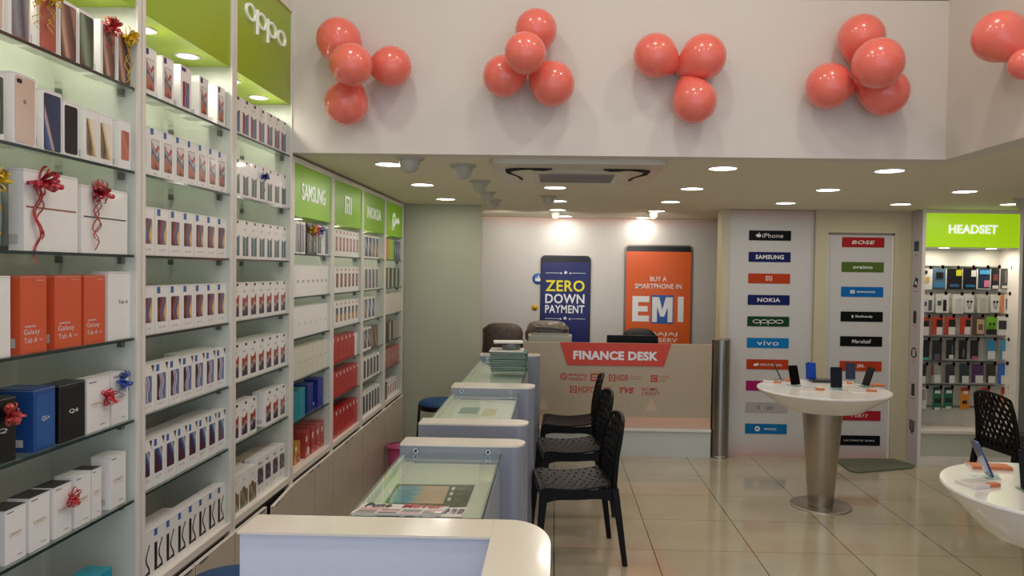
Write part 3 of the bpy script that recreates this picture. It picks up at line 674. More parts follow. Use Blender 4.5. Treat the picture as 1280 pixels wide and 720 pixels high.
# --- bay four (low)
z = LOW
for i, (px, cl, bw) in enumerate(((371.5, 'darkphone2', 0), (377.5, 'darkphone2', 0), (386.5, 'darkphone', '#d8a81c'), (392.5, 'darkphone', '#d03a48'), (398.5, 'darkphone', '#2468b0'), (407.5, 'darkphone2', 0))):
    nm = {0: 'tall slim phone box with pale blue screen, first on the top shelf of fourth bay', 1: 'tall slim phone box with grey screen left of yellow bow, fourth bay', 2: 'dark phone box with a yellow ribbon bow, top shelf of fourth bay',
          3: 'dark phone box with a red ribbon bow, top shelf of fourth bay', 4: 'phone box with a blue bow and white edge, top shelf of fourth bay', 5: 'greyish phone box at the far end, top shelf of fourth bay'}[i]
    o = place(cl, pxY(px), z[0], .085, .175, .05, '#2c2a2c' if i in (2, 3) else '', label=nm, group=None)
    if bw: bow(o, 0, -.025, .14, .036, bw, 2, .09, i+3)['label'] = {'#d8a81c': 'yellow', '#d03a48': 'red', '#2468b0': 'blue'}[bw]+' ribbon bow'
row(3, z[1], 's8', 8, LB('plain white phone box with small grey mark', 3, 1), G(3, 1), h=.17)
row(3, z[2], 'j6', 7, LB('plain white phone box with thin vertical mark', 3, 2), G(3, 2), h=.165)
row(3, z[3], 'j8', 7, LB('plain cream phone box with faint mark', 3, 3), G(3, 3), h=.17, body='#e2dccc')
for i, (px, c_, hh) in enumerate(((371, '#1c8ca4', .15), (379, '#2a94a0', .158), (389, '#1a2c84', .165), (402, '#1c2f8c', .168))):
    place('plain', pxY(px)-.01, z[4], .095 if i < 2 else .1, hh, .085, c_, label=['teal carton nearest the front on the fifth shelf of fourth bay', 'teal-green carton second on the fifth shelf of fourth bay',
          'navy blue carton, nearer of the pair on the fourth bay', 'navy blue carton, farther of the pair on the fourth bay'][i], name='carton', cat='box')
ROUNDEL = mat('roundel_red', '#b02430', .4); GOLD = '#c89038'
def dealer(bg): return lambda m, w, h, y: (disc(m, w*.1, h*.24, y-.0005, w*.28, bg, 20), m.text('sale', w*.1, h*.24, y-.001, w*.34, h*.06, W, .02), m.quad(-w*.4, -w*.1, h*.6, h*.8, y-.0003, W))
for i, px in enumerate((369, 380.5)):
    place(dealer(ROUNDEL), pxY(px)-.02, LEDGE, .09, .12, .07, GOLD, setb=.03+.01*i, label=['mustard yellow carton at left end, bottom row of fourth bay', 'mustard yellow carton with round red seal, bottom row of fourth bay'][i], name='carton', cat='box')
for i, px in enumerate((388, 395.5, 401.5, 407)):
    place(dealer(W if i == 0 else ROUNDEL), pxY(px)+.02, LEDGE, .075, .155, .12, '#b8443c', setb=.03, label=['coral red carton with round white seal, bottom row of fourth bay', 'coral red carton second of four, bottom row of fourth bay', 'coral red carton third of four, bottom row of fourth bay', 'coral red carton touching the far side panel, bottom row of fourth bay'][i], name='carton', cat='box')
# --- bay five
row(4, z[0], 'pinkbar', 8, LB('white phone box with pink screen and red tag', 4, 0), G(4, 0), h=.172)
row(4, z[1], 'redbar', 7, LB('white phone box with dusky red screen', 4, 1), G(4, 1))
row(4, z[2], 'amberbar', 7, LB('white phone box with amber and grey screen', 4, 2), G(4, 2))
row(4, z[3], 'redmi', 7, LB('bright red phone box', 4, 3), G(4, 3), body='#c01c24', h=.165, gaps=(6,))
place('plain', bayY(5)-.07, z[3], .05, .15, .03, label='slim white box at the far end of the red fourth row, fifth bay')
row(4, z[4], 'redmi', 8, LB('bright red phone box', 4, 4), G(4, 4), body='#c01c24', h=.16)
row(4, z[4], 'none', 8, 'dark red phone box behind the fifth row of the fifth bay', 'back row behind the red fifth row', body='#8c1c20', h=.158, setb=.068)
row(4, LEDGE, 'redmi', 8, LB('bright red phone box', 4, 5), G(4, 5), body='#c01c24', h=.175)
row(4, LEDGE, 'none', 8, 'dark red phone box behind the lowest row of the fifth bay', 'back row behind the red lowest row', body='#8c1c20', h=.17, setb=.068)
# --- bay six
row(5, z[0], 'sky', 6, LB('blue-sky printed phone box', 5, 0), G(5, 0)+' near half', h=.17, gaps=(3, 4, 5), d=.05)
row(5, z[0], 'town', 6, LB('street-view printed phone box', 5, 0), G(5, 0)+' far half', h=.17, gaps=(0, 1, 2, 5), d=.05)
row(5, z[1], 'greyb' if False else 'darkphone2', 6, LB('grey street printed phone box', 5, 1), G(5, 1), gaps=(5,), d=.05)
place('bronze2', bayY(6)-.13, z[1]-0, .06, .165, .03, '#d8c890', label='cream and bronze box at the far end, second row of sixth bay', setb=.03)
row(5, z[2], 'town', 6, LB('tan and grey printed phone box', 5, 2), G(5, 2)+' near half', gaps=(2, 3, 4, 5))
row(5, z[2], 'sky', 6, LB('blue ocean printed phone box', 5, 2), G(5, 2)+' far half', gaps=(0, 1, 4, 5), w=.09)
row(5, z[3], 'gorilla', 6, LB('black and white patterned phone box', 5, 3), G(5, 3)+' near half', gaps=(3, 4, 5))
row(5, z[3], 'bronze2', 6, LB('brown printed phone box', 5, 3), G(5, 3)+' far half', gaps=(0, 1, 2, 5), body='#6a5240')
row(5, z[4], 'bw', 6, LB('white phone box with black slanted phone picture', 5, 4), G(5, 4), yb=.08)
row(5, LEDGE, 'bw', 7, LB('white phone box with black slanted phone picture', 5, 5), G(5, 5), yb=.06, h=.17)
row(5, LEDGE, 'none', 4, 'pale green-white box behind the lowest row of sixth bay', 'back row at the bottom of sixth bay', setb=.07, h=.165, body='#d4d8c4')
# --- bay seven
y0 = bayY(6)+.03
for i, (c_, l) in enumerate((('#3a1c1c', 'maroon'), ('#d07840', 'orange'), ('#c8a830', 'mustard'), ('#9cc440', 'light green'), ('#86b838', 'leaf green'))):
    place('none', y0+.045+.08*i, z[0], .075, .17, .05, c_, label=l+' phone box on the top shelf of the seventh bay')
for i in range(3): place('sky', y0+.455+.075*i, z[0], .07, .165, .05, '#3c4874', label='slate blue phone box on the top shelf of the seventh bay', group='slate blue boxes')
for i in range(8): place('none', y0+.04+.078*i, z[1], .07, .165, .05, '#0e0e10' if i % 2 else '#a8b094', label=('black' if i % 2 else 'sage grey')+' phone box in the alternating second row of seventh bay', group='alternating '+('black' if i % 2 else 'sage')+' boxes')
row(6, z[2], 'plain', 8, LB('plain cream phone box', 6, 2), G(6, 2), h=.17, body='#ddd6c8')
for i in range(8): place('none', y0+.04+.078*i, z[3], .07, .155, .05, '#101012' if i in (1, 2, 4) else '#a89a8c', label=('black' if i in (1, 2, 4) else 'taupe')+' phone box in the fourth row of the seventh bay', group='fourth row '+('black' if i in (1, 2, 4) else 'taupe')+' boxes')
row(6, z[4], 'pinkbar', 8, LB('rose red phone box', 6, 4), G(6, 4), body='#b06468', h=.155)
for i in range(6): place('darkphone' if i < 2 else 'rose' if False else 'pinkbar', y0+.05+.09*i, LEDGE, .082, .14, .05, '#26262a' if i < 2 else '', label=('black' if i < 2 else 'pale lilac and red')+' phone box in the bottom row of the seventh bay', group='bottom row '+('black' if i < 2 else 'lilac')+' boxes')

# --- bay one: individual goods
z = TALL
def span(a, b_): ya, yb_ = pxY(a), pxY(b_); return (ya+yb_)/2, (yb_-ya)*.98
def item(a, b_, zz, design, h, d, label, body='', rot=0., setb=.012, name='phone_box', cat='phone box'):
    yc, w = span(a, b_); return place(design, yc, zz, w, h, d, body, setb, rot, label, None, name, cat)
R_, Y_, B_ = '#c42430', '#d8b01c', '#2050a8'
item(-14, 5, z[0], screen('gold', .12, .88, .05, .95), .165, .05, 'pale gold phone box cut by the left edge, top shelf')
o = item(10, 38, z[0], screen('greyphone', .16, .9, .05, .93, CHROME), .165, .05, 'white phone box with silver-grey phone picture, top shelf of first bay')
bow(o, .05, -.027, .13, .03, Y_, 2, .08, 11)['label'] = 'pale yellow ribbon bow'
o = item(45, 71, z[0], screen('coral', .16, .92, .05, .93, CHROME), .165, .05, 'white phone box with coral phone picture and yellow bow, top shelf')
bow(o, 0.01, -.027, .15, .032, Y_, 2, .09, 12)['label'] = 'yellow ribbon bow'
item(73.5, 95.5, z[0], screen('bronze', .1, .92, .05, .93, BLK), .165, .05, 'white phone box with bronze curved-screen phone picture, top shelf')
item(97.5, 117, z[0], screen('greenphone', .08, .92, .05, .93, BLK), .165, .05, 'white phone box with mossy green phone picture, top shelf')
o = item(124.5, 143, z[0], screen('bronze', .2, .95, .05, .93, BLK), .168, .06, 'white phone box with red ribbon bow on the top shelf of first bay')
bow(o, 0, -.032, .155, .036, R_, 2, .07, 13)['label'] = 'red ribbon bow'
o = item(146, 162, z[0], screen('bronze', .1, .95, .05, .93, BLK), .165, .05, 'white phone box with yellow curly ribbon at far end, top shelf')
bow(o, .01, -.027, .155, .036, Y_, 3, .13, 14)['label'] = 'yellow curly ribbon'
item(-12, 4.5, z[1], screen('forest', .3, .95, .1, .93), .17, .06, 'dark phone picture box cut by left edge, second shelf')
item(15, 44.5, z[1], lambda m, w, h, y: (m.rplate(-w*.42, w*.44, h*.04, h*.96, y-.0006, y, CHROME, r=.008, mf=ART['gold']), disc(m, 0, h*.62, y-.001, .006, INK), m.rplate(-w*.34, -w*.12, h*.86, h*.92, y-.001, y, BLK, r=.004)), .185, .1, 'large pale gold phone box with back-of-phone print, second shelf')
item(52, 76.5, z[1], screen('blueplanet', .1, .92, .04, .93, BLK), .168, .06, 'white phone box with blue planet phone picture, second shelf')
item(78, 97.5, z[1], lambda m, w, h, y: m.rplate(-w*.42, w*.42, h*.06, h*.93, y-.0006, y, CHROME, r=.007, mf=BLK), .155, .05, 'phone box showing a plain black phone, second shelf of first bay')
for i, (a, b_) in enumerate(((105, 122), (122.5, 140))):
    item(a, b_, z[1], multi(screen('flower', .12, .9, .12, .82), txt('iPhone', .5, .05, .3, .02)), .155, .05, ['white phone box with golden flower picture, nearer of two on second shelf', 'white phone box with golden flower picture, farther of two on second shelf'][i], setb=.012)
item(147.5, 162.5, z[1], screen('rose', .2, .85, .2, .8), .155, .055, 'white phone box with coral fish picture at end of second shelf')
# tablets
def tabl(m, w, h, y): m.quad(-w*.46, w*.46, h*.53, h*.55, y-.0003, mat('bronze_line', '#a86a54', .3, .5))
o = item(-14, 10, z[2], screen('forest', .05, .95, .05, .95), .2, .05, 'dark glossy box with yellow bow at left edge, third shelf', '#1a1816')
bow(o, -.03, -.03, .17, .036, Y_, 2, .12, 21)['label'] = 'yellow ribbon bow'
o = item(28, 97, z[2], tabl, .215, .06, 'large white tablet box with red bow, nearer of two on third shelf', rot=0, name='tablet_box', cat='tablet box')
bow(o, -.06, -.033, .185, .05, '#b82c38', 3, .17, 22)['label'] = 'red ribbon bow'
o = item(100.5, 159, z[2], lambda m, w, h, y: m.quad(-w*.46, w*.46, h*.53, h*.55, y-.0003, mat('slate_line', '#5a5460', .3, .5)), .2, .055, 'large white tablet box with deep red bow, farther of two on third shelf', name='tablet_box', cat='tablet box')
bow(o, -.05, -.03, .18, .042, '#a81c2c', 3, .13, 23)['label'] = 'deep red ribbon bow'
item(-14, 12, z[3], 'none', .205, .05, 'plain white tablet box cut by left edge, fourth shelf', name='tablet_box', cat='tablet box')
def gal(m, w, h, y):
    m.text('SAMSUNG', -w*.14, h*.345, y-.0003, w*.4, h*.025, W, .02); m.text('Galaxy', -w*.08, h*.265, y-.0003, w*.6, h*.09, W, .0); m.text('Tab A', -w*.12, h*.165, y-.0003, w*.5, h*.065, W, .0)
    m.text('10.5', w*.28, h*.16, y-.0003, w*.12, h*.03, W, .0); m.quad(w*.1, w*.4, h*.93, h*.945, y-.0003, mat('pale_coral', '#e09a84', .5))
for i, (a, b_) in enumerate(((24, 57.5), (67, 101), (104, 130.5))):
    o = item(a, b_, z[3], gal, .205, .055, ['orange tablet box nearest the left edge, fourth shelf', 'middle one of three orange tablet boxes', 'last of three orange tablet boxes, beside the white one'][i], '#dc5a34', name='tablet_box', cat='tablet box')
item(134, 165, z[3], txt('Tab A', .6, .55, .4, .05, BLK, .01), .215, .05, 'white tablet box with short black print at end of fourth shelf', name='tablet_box', cat='tablet box')
# fifth shelf
GD = mat('gold_ink', '#c09a5a', .4)
def candy(m, w, h, y):
    m.text('CANDY', 0, h*.52, y-.0003, w*.62, h*.055, GD, .01); m.quad(-w*.3, w*.3, h*.455, h*.46, y-.0003, GD); m.text('swipe', w*.18, h*.1, y-.0003, w*.26, h*.03, BLK, .01); m.quad(-w*.42, -w*.1, h*.93, h*.945, y-.0003, BLK)
def qs(s, c2): return lambda m, w, h, y: (m.rplate(-w*.38, w*.42, h*.06, h*.9, y-.0004, y, c2, r=.003, n=1), m.text(s, w*.05, h*.5, y-.0008, w*.36, h*.08, W, .01))
o = item(-24, 18.5, z[4], qs('Q', mat('q_black', '#141214', .3)), .165, .09, 'black phone box with coral bow at the left edge, fifth shelf', '#100e10')
bow(o, .02, -.05, .12, .036, '#cc4a44', 1, .03, 31)['label'] = 'coral ribbon bow'
item(40, 68, z[4], qs('Q5+', mat('q_blue', '#2a5a9c', .3)), .168, .11, 'blue phone box with white lettering on the fifth shelf', '#1f4a8c')
item(72, 105.5, z[4], qs('Q6', mat('q_black', '#141214', .3)), .165, .06, 'black phone box with small white lettering on the fifth shelf', '#161416')
o = item(107.5, 136.5, z[4], candy, .16, .055, 'white and gold lettered phone box with red bow, fifth shelf'); bow(o, .03, -.03, .095, .032, '#d03040', 1, .03, 32)['label'] = 'red ribbon bow'
o = item(138.5, 160, z[4], candy, .16, .055, 'white and gold lettered phone box with blue bow, fifth shelf'); bow(o, .0, -.03, .135, .034, B_, 2, .05, 33)['label'] = 'blue ribbon bow'
# sixth shelf
blk_top = '#e6e0da'
for i, (a, b_) in enumerate(((4, 31), (35, 61), (66, 88.5), (92, 112.5), (114, 126), (136.5, 157))):
    o = item(a, b_, z[5], candy, (.14, .145, .145, .15, .15, .165)[i], .06, ['white box with gold lettering, nearest the left edge on sixth shelf', 'white box with gold lettering, second on the sixth shelf', 'white box with gold lettering and red bow, sixth shelf',
        'white box with gold lettering just right of the bowed one, sixth shelf', 'narrow-looking white box, fifth along the sixth shelf', 'white box with gold lettering standing apart at end of sixth shelf'][i])
    m = MB(); w_ = span(a, b_)[1]; m.box(-w_/2, w_/2, -.03, .03, (.14, .145, .145, .15, .15, .165)[i], (.14, .145, .145, .15, .15, .165)[i]+.001, mat('lid_dark', '#3a3634', .4) if i in (0, 1, 2, 4) else BOXG); m.build('lid', o)
    if i == 2: bow(o, .02, -.035, .1, .03, '#c83838', 1, .03, 35)['label'] = 'red ribbon bow'
item(46, 100, LEDGE, 'none', .10, .06, 'low teal carton at the bottom of the first bay', '#1c90a4', name='carton', cat='box')
item(104, 140, LEDGE, lambda m, w, h, y: None, .135, .08, 'taller teal carton at the bottom of the first bay', '#189cb0', name='carton', cat='box')

# ------------------------------------------------------------------ balloons
BAL = mat('balloon_rubber', '#f67868', .25, coat=.45, bscale=3, var=.02)
BALK = mat('balloon_knot', '#c84a3c', .4)
def balloon(px, py, rpx, plane, out, cpx, cpy, label, grp, Xp=None, asp=1.12):
    """balloon whose neck points to the middle of its bunch"""
    if Xp is None:
        c = onY(px, py, FY-out); kn = onY(cpx, cpy, FY-.06)
        R = rpx*c.y/F
    else:
        c = onX(px, py, Xp-out); kn = onX(cpx, cpy, Xp-.06); R = rpx*c.y/F
    ax = (kn-c).normalized()
    t = thing('balloon', label, 'balloon', c, 0, grp)
    q = Vector((0, 0, -1)).rotation_difference(ax).to_matrix()
    prof = []
    n = 22
    for i in range(n+1):
        a = PI*i/n; rr = R*math.sin(a); zz = math.cos(a)
        if zz < 0: rr *= (1-.5*(-zz)**1.7); zz *= 1.36
        prof.append((max(rr, .0001), zz*R*asp/1.11))
    m = MB(); m.lathe(prof, BAL, 28, M=q); m.build('balloon_body', t)
    zb = -1.36*R*asp/1.11
    m = MB(); m.lathe([(.004, zb+.004), (.0045, zb-.004), (.009, zb-.012), (.006, zb-.013)], BALK, 10, M=q); m.build('balloon_knot', t)
BL = [('leftmost', (450, 86), [(424, 51, 28, .118, 'upper left balloon'), (439, 81, 26.5, .30, 'front middle balloon'), (489, 83, 25, .118, 'right-hand balloon'), (433, 129, 27, .118, 'lowest balloon')]),
      ('second', (662, 84), [(670, 38, 26, .118, 'top balloon'), (656.5, 66.5, 26, .30, 'front middle balloon'), (630, 95, 26, .118, 'lower left balloon'), (690, 104.5, 28, .118, 'lower right balloon')]),
      ('third', (850, 88), [(819.5, 69.5, 27, .118, 'left balloon'), (879, 71.5, 28, .118, 'right balloon'), (868, 126, 27.5, .118, 'hanging lower balloon')]),
      ('fourth', (1073, 106), [(1076.5, 47.5, 28, .118, 'top balloon'), (1097.5, 79.5, 31, .30, 'front balloon'), (1036.5, 107.5, 28, .118, 'lower left balloon'), (1105.5, 115, 29, .118, 'lower right balloon')])]
for nm, (cx, cy), L_ in BL:
    for px, py, r_, o_, d_ in L_: balloon(px, py, r_, None, o_, cx, cy, 'coral red %s of the %s bunch on the fascia' % (d_, nm), 'balloons in the %s bunch' % nm)
balloon(1249, 46, 31, None, .115, 1275, 66, 'coral red upper balloon of the bunch at right edge', 'balloons in the right edge bunch', Xp=FX)
balloon(1281, 80, 19, None, .10, 1272, 62, 'coral red lower balloon of the bunch at right edge', 'balloons in the right edge bunch', Xp=FX)

# ------------------------------------------------------------------ posters behind the finance desk
def ph_poster(x0, x1, y0, y1, label, art_col, frame_c, draw):
    a = onY(x0, y0, YB-.03); b_ = onY(x1, y1, YB-.03); w = b_.x-a.x; h = a.z-b_.z
    t = thing('phone_poster', label, 'poster', ((a.x+b_.x)/2, YB-.016, b_.z))
    m = MB(); m.rplate(-w/2, w/2, 0, h, -.014, 0, mat(frame_c, frame_c, .3, .4), r=.05, n=6); m.build('phone_frame', t)
    m = MB(); m.rplate(-w/2+.018, w/2-.018, .002, h-.016, -.0155, -.0142, BLK, r=.035, n=6); m.build('phone_bezel', t)
    m = MB(); m.rplate(-w/2+.02, w/2-.02, .004, h-.075, -.0165, -.0157, art_col, r=.006, n=2); s_ = m.build('phone_screen', t)
    m = MB(); draw(m, w, h); m.build('lettering', s_)
    return t
def star(m, cx, cz, y, r, mm): m.face([(cx+(r if i % 2 == 0 else r*.42)*math.sin(PI*i/5), y, cz+(r if i % 2 == 0 else r*.42)*math.cos(PI*i/5)) for i in range(10)][::-1], mm)
YEL = mat('print_yellow', '#e8dc28', .4); PW_ = mat('print_white', '#ececf0', .4)
def zero(m, w, h):
    y = -.018
    m.text('ZERO', -.005, h-.335, y, w*.78, .125, YEL, .02, .001); m.text('DOWN', -.005, h-.477, y, w*.78, .106, PW_, .02, .001); m.text('PAYMENT', -.005, h-.592, y, w*.78, .088, PW_, .02, .001)
    for zz in (h-.195, h-.70):
        m.quad(-w*.4, -w*.1, zz, zz+.004, y, PW_); m.quad(w*.1, w*.4, zz, zz+.004, y, PW_); star(m, 0, zz+.008, y, .024, PW_); star(m, -.05, zz, y, .014, PW_); star(m, .05, zz, y, .014, PW_)
def emi(m, w, h):
    y = -.018
    m.text('BUY A', 0, h-.375, y, w*.24, .05, PW_, .01, .001); m.text('SMARTPHONE IN', 0, h-.455, y, w*.68, .054, PW_, .01, .001)
    for a_ in ((-.375, -.29, -.14, .14), (-.29, -.13, .075, .14), (-.29, -.15, -.03, .03), (-.29, -.13, -.14, -.075)): m.box(w*a_[0], w*a_[1], y-.001, y, h-.707+a_[2], h-.707+a_[3], PW_)
    m.rplate(-w*.1, w*.23, h-.867, h-.553, y, -.017, mat('print_blue', '#2a5aa8', .35), r=.01)
    x0, x1, z0, z1 = -w*.085, w*.215, h-.85, h-.575; tk = (x1-x0)*.24; xm = (x0+x1)/2; yy = y-.0012
    m.face([(x0, yy, z0), (x0+tk, yy, z0), (x0+tk, yy, z1), (x0, yy, z1)], PW_); m.face([(x1-tk, yy, z0), (x1, yy, z0), (x1, yy, z1), (x1-tk, yy, z1)], PW_)
    m.face([(x0+tk*.3, yy-.0004, z1), (xm-tk*.4, yy-.0004, z0+.06), (xm+tk*.4, yy-.0004, z0+.06), (x0+tk*1.4, yy-.0004, z1)], PW_); m.face([(xm-tk*.4, yy-.0008, z0+.06), (xm+tk*.4, yy-.0008, z0+.06), (x1-tk*.3, yy-.0008, z1), (x1-tk*1.4, yy-.0008, z1)], PW_)
    m.box(w*.29, w*.375, y-.001, y, h-.707-.14, h-.707+.14, PW_)
    m.text('BAJAJ', w*.1, h-.985, y, w*.38, .045, PW_, .01, .001); m.text('FINSERV', w*.06, h-1.05, y, w*.46, .045, PW_, .01, .001)
ph_poster(676, 737, 319, 440, 'tall printed phone with navy screen and yellow headline on the back wall', mat('navy_screen', '#1c2160', .35), '#3a3038', zero)
ph_poster(781, 864, 305.5, 440, 'tall printed phone with orange screen on the back wall', mat('orange_screen', '#de5e18', .35), '#80746a', emi)
p = onY(672.5, 348.5, YB-.03); m = MB(); m.lathe([(.062, 0), (.062, .006), (.0001, .006)], mat('icon_blue', '#3a6cb8', .4), 28, M=Matrix.Rotation(PI/2, 3, 'X'))
o = tag(m.build('thumbs_up_icon', loc=(p.x, YB-.0148, p.z)), 'round blue thumbs-up icon stuck left of the navy phone', 'icon')
m = MB(); m.box(-.03, -.014, -.008, -.0065, -.026, .01, PW_); m.rplate(-.01, .03, -.028, .008, -.008, -.0065, PW_, r=.006); m.face([(-.004, -.008, .004), (.012, -.008, .004), (.01, -.008, .034), (.002, -.008, .034)], PW_); m.build('thumb', o)
p = onY(668.5, 384.5, YB-.03); m = MB(); m.lathe([(.036, 0), (.036, .006), (.0001, .006)], mat('icon_yellow', '#d8a81c', .4), 28, M=Matrix.Rotation(PI/2, 3, 'X'))
o = tag(m.build('smiley_icon', loc=(p.x, YB-.0148, p.z)), 'small round yellow laughing face icon stuck left of the navy phone', 'icon')
m = MB(); disc(m, 0, -.004, -.0075, .02, BLK, 12, PI, 2*PI); m.text('^', -.013, .01, -.0075, .012, .008, BLK, .04); m.text('^', .013, .01, -.0075, .012, .008, BLK, .04); m.build('face_print', o)

# ------------------------------------------------------------------ finance desk
DY = 6.86; dx0, dx1 = -.276, 1.455
t = thing('finance_desk', 'wide cream finance desk with red banner and printed bank names', 'desk', ((dx0+dx1)/2, DY, 0)); hw = (dx1-dx0)/2
DESKM = mat('desk_print', '#b5a58e', .4, bscale=2.)
m = MB(); m.box(-hw, hw, .0, .03, .26, 1.04, DESKM); m.build('front_panel', t, bevel=.002)
m = MB(); m.box(-hw, hw, -.03, .03, .235, .26, WHITE); m.box(-hw, hw, -.015, .03, 0, .235, mat('plinth', '#c9cdc9', .4)); m.build('plinth', t)
m = MB(); m.box(-hw, hw, .03, .34, .72, .75, CREAM); m.build('worktop', t)
for s_ in (-1, 1): m = MB(); m.box(min(s_*hw, s_*(hw-.03)), max(s_*hw, s_*(hw-.03)), .03, .34, 0, .72, WHITE); m.build('side_panel', t)
RED = mat('banner_red', '#d0432e', .4); RINK = mat('red_ink', '#b83a30', .45); SKY = mat('skyline_ink', '#c8b39c', .5); PINKB = mat('skyline_band', '#d8b09a', .5)
a = [onY(x, y, DY).x-(dx0+dx1)/2 for x, y in ((700, 427), (709, 455), (830, 455), (839, 428))]
m = MB(); V = [(a[0], 1.041), (a[1], .832), (a[2], .832), (a[3], 1.041)]
m.mesh([(x, y, zz) for y in (-.006, -.0002) for x, zz in V], [(0, 1, 2, 3), (7, 6, 5, 4), (0, 4, 5, 1), (1, 5, 6, 2), (2, 6, 7, 3), (3, 7, 4, 0)], RED)
bn = m.build('banner', t)
m = MB(); m.text('FINANCE DESK', (onY(769.5, 443, DY).x-(dx0+dx1)/2), .925, -.0065, .78, .082, PW_, .045, .002); m.build('raised_letters', bn)
m = MB(); cxd = (dx0+dx1)/2
def dk(x, y): p_ = onY(x, y, DY); return p_.x-cxd, p_.z
def dtext(s, x0, x1, y0, y1, bold=.02, shear=0, mm=RINK):
    A = dk(x0, y1); B = dk(x1, y0); m.text(s, (A[0]+B[0])/2, (A[1]+B[1])/2, -.0008, B[0]-A[0], B[1]-A[1], mm, bold, shear=shear)
def dquad(x0, x1, y0, y1, mm=RINK, y=-.0006): A = dk(x0, y1); B = dk(x1, y0); m.quad(A[0], B[0], A[1], B[1], y, mm)
def bank(*fs):
    global m
    m = MB()
    for f in fs: f()
    m.build('bank_name', t)
def frame_logo(x0, y0): dquad(x0, x0+8.5, y0, y0+8.5); dquad(x0+1.6, x0+6.9, y0+1.6, y0+6.9, DESKM, -.0008); dquad(x0+3, x0+5.5, y0+3, y0+5.5, RINK, -.001); dquad(x0+3.6, x0+4.9, y0, y0+1.6, DESKM, -.0009); dquad(x0+3.6, x0+4.9, y0+6.9, y0+8.5, DESKM, -.0009)
def coin(): A = dk(704.7, 470.5); disc(m, A[0], A[1], -.0006, .034, RINK); disc(m, A[0], A[1], -.0008, .024, DESKM, ri=.018); m.text('B', A[0], A[1], -.001, .018, .026, DESKM, .03)
bank(coin, lambda: dtext('BAJAJ', 711, 733, 467, 471), lambda: dtext('FINSERV', 711, 733, 472.3, 475.5))
bank(lambda: dquad(738, 752, 467, 476.5), lambda: dquad(740, 750, 469, 471, DESKM, -.0009), lambda: dquad(740, 750, 472.5, 474.5, DESKM, -.0009))
bank(lambda: frame_logo(761, 468), lambda: dtext('HDB', 771, 785, 468.5, 475.8, .03), lambda: dtext('FINANCIAL', 787, 802, 470, 471.5, 0), lambda: dtext('SERVICES', 787, 802, 473, 474.5, 0))
bank(lambda: dquad(813.5, 822, 469, 477.5), lambda: dtext('C', 815, 820.5, 470.5, 476, .02, 0, DESKM), lambda: dtext('CAPITAL', 824, 837, 470, 472.6, 0), lambda: dtext('FIRST', 824, 833, 474.6, 477.2, 0))
bank(lambda: frame_logo(712.5, 482.5), lambda: dtext('HDFC BANK', 723, 765, 483.5, 490.8, .02))
bank(lambda: dtext('TVS', 773, 792, 484.5, 491.5, .05, .3))
bank(lambda: dtext('HOME', 802, 822, 484.5, 488.3, .01), lambda: dtext('CREDIT', 802, 824.5, 489.8, 494, .01))
for x_, y_ in ((756.5, 466), (808, 466), (768.5, 482), (797.5, 482)): m = MB(); dquad(x_, x_+.5, y_, y_+11, SKY); m.build('divider_line', t)
m = MB(); rnd = random.Random(3)
x = -hw+.05
while x < hw-.1:
    w_ = rnd.uniform(.04, .12); h_ = rnd.uniform(.05, .17); e = .003
    for q in ((x, x+e, .36, .36+h_), (x+w_-e, x+w_, .36, .36+h_), (x, x+w_, .36+h_-e, .36+h_)): m.quad(*q, -.0006, SKY)
    if rnd.random() < .25: m.face([(x, -.0006, .36+h_), (x+w_, -.0006, .36+h_), (x+w_/2, -.0006, .36+h_+.12)], SKY)
    x += w_+rnd.uniform(.0, .06)
m.quad(-hw+.002, hw-.002, .265, .36, -.0005, PINKB); m.build('skyline_print', t)
# round metal column at the desk end
m = MB(); m.cyl((0, 0, 0), (0, 0, 1.085), .083, None, STEEL, 40); t = thing('steel_column', 'brushed steel round post at the right end of the finance desk', 'post', (1.545, DY+.03, 0)); m.build('post_body', t)
m = MB(); m.lathe([(.085, 1.085), (.085, 1.094), (.0001, 1.095)], mat('wood_cap', '#8a7a68', .4), 40); m.build('post_cap', t)
m = MB(); m.lathe([(.088, 0), (.088, .014), (.083, .018)], STEEL, 40); m.build('base_ring', t)

# things behind the desk
CR = mat('crinkled_plastic', '#6e6052', .35, bump=1., bscale=45, var=.9, coat=.25); CR2 = mat('dark_upholstery', '#54453a', .45, bump=1., bscale=40, var=.9)
def blob(name, label, cat, x0, x1, y0, y1, Y, dp, mm, seed, flat=.55, tilt=0):
    a_ = onY(x0, y1, Y); b_ = onY(x1, y0, Y); w_ = b_.x-a_.x; h_ = b_.z-a_.z
    rnd = random.Random(seed); V = []; Fc = []; n, k = 20, 12
    for j in range(k+1):
        for i in range(n):
            al = 2*PI*i/n; be = PI*j/k; ca, sa = math.cos(al), math.sin(al); sb = math.sin(be)
            sp = lambda v, e=.6: math.copysign(abs(v)**e, v)
            jt = 1+rnd.uniform(-.09, .07)
            V.append((sp(ca)*sp(sb)*w_/2*jt, sp(sa)*sp(sb)*dp/2, (sp(-math.cos(be), flat)*.5+.5)*h_))
    for j in range(k):
        for i in range(n): Fc.append((j*n+i, j*n+(i+1) % n, (j+1)*n+(i+1) % n, (j+1)*n+i))
    m = MB(); m.mesh(V, Fc, mm, True); return tag(m.build(name, loc=((a_.x+b_.x)/2, Y, a_.z)), label, cat)
o = blob('wrapped_chair_back', 'dark chair back in crinkled plastic behind the showcase, beside the pier', 'chair back', 602, 654, 404, 452, 7.55, .2, CR2, 1)
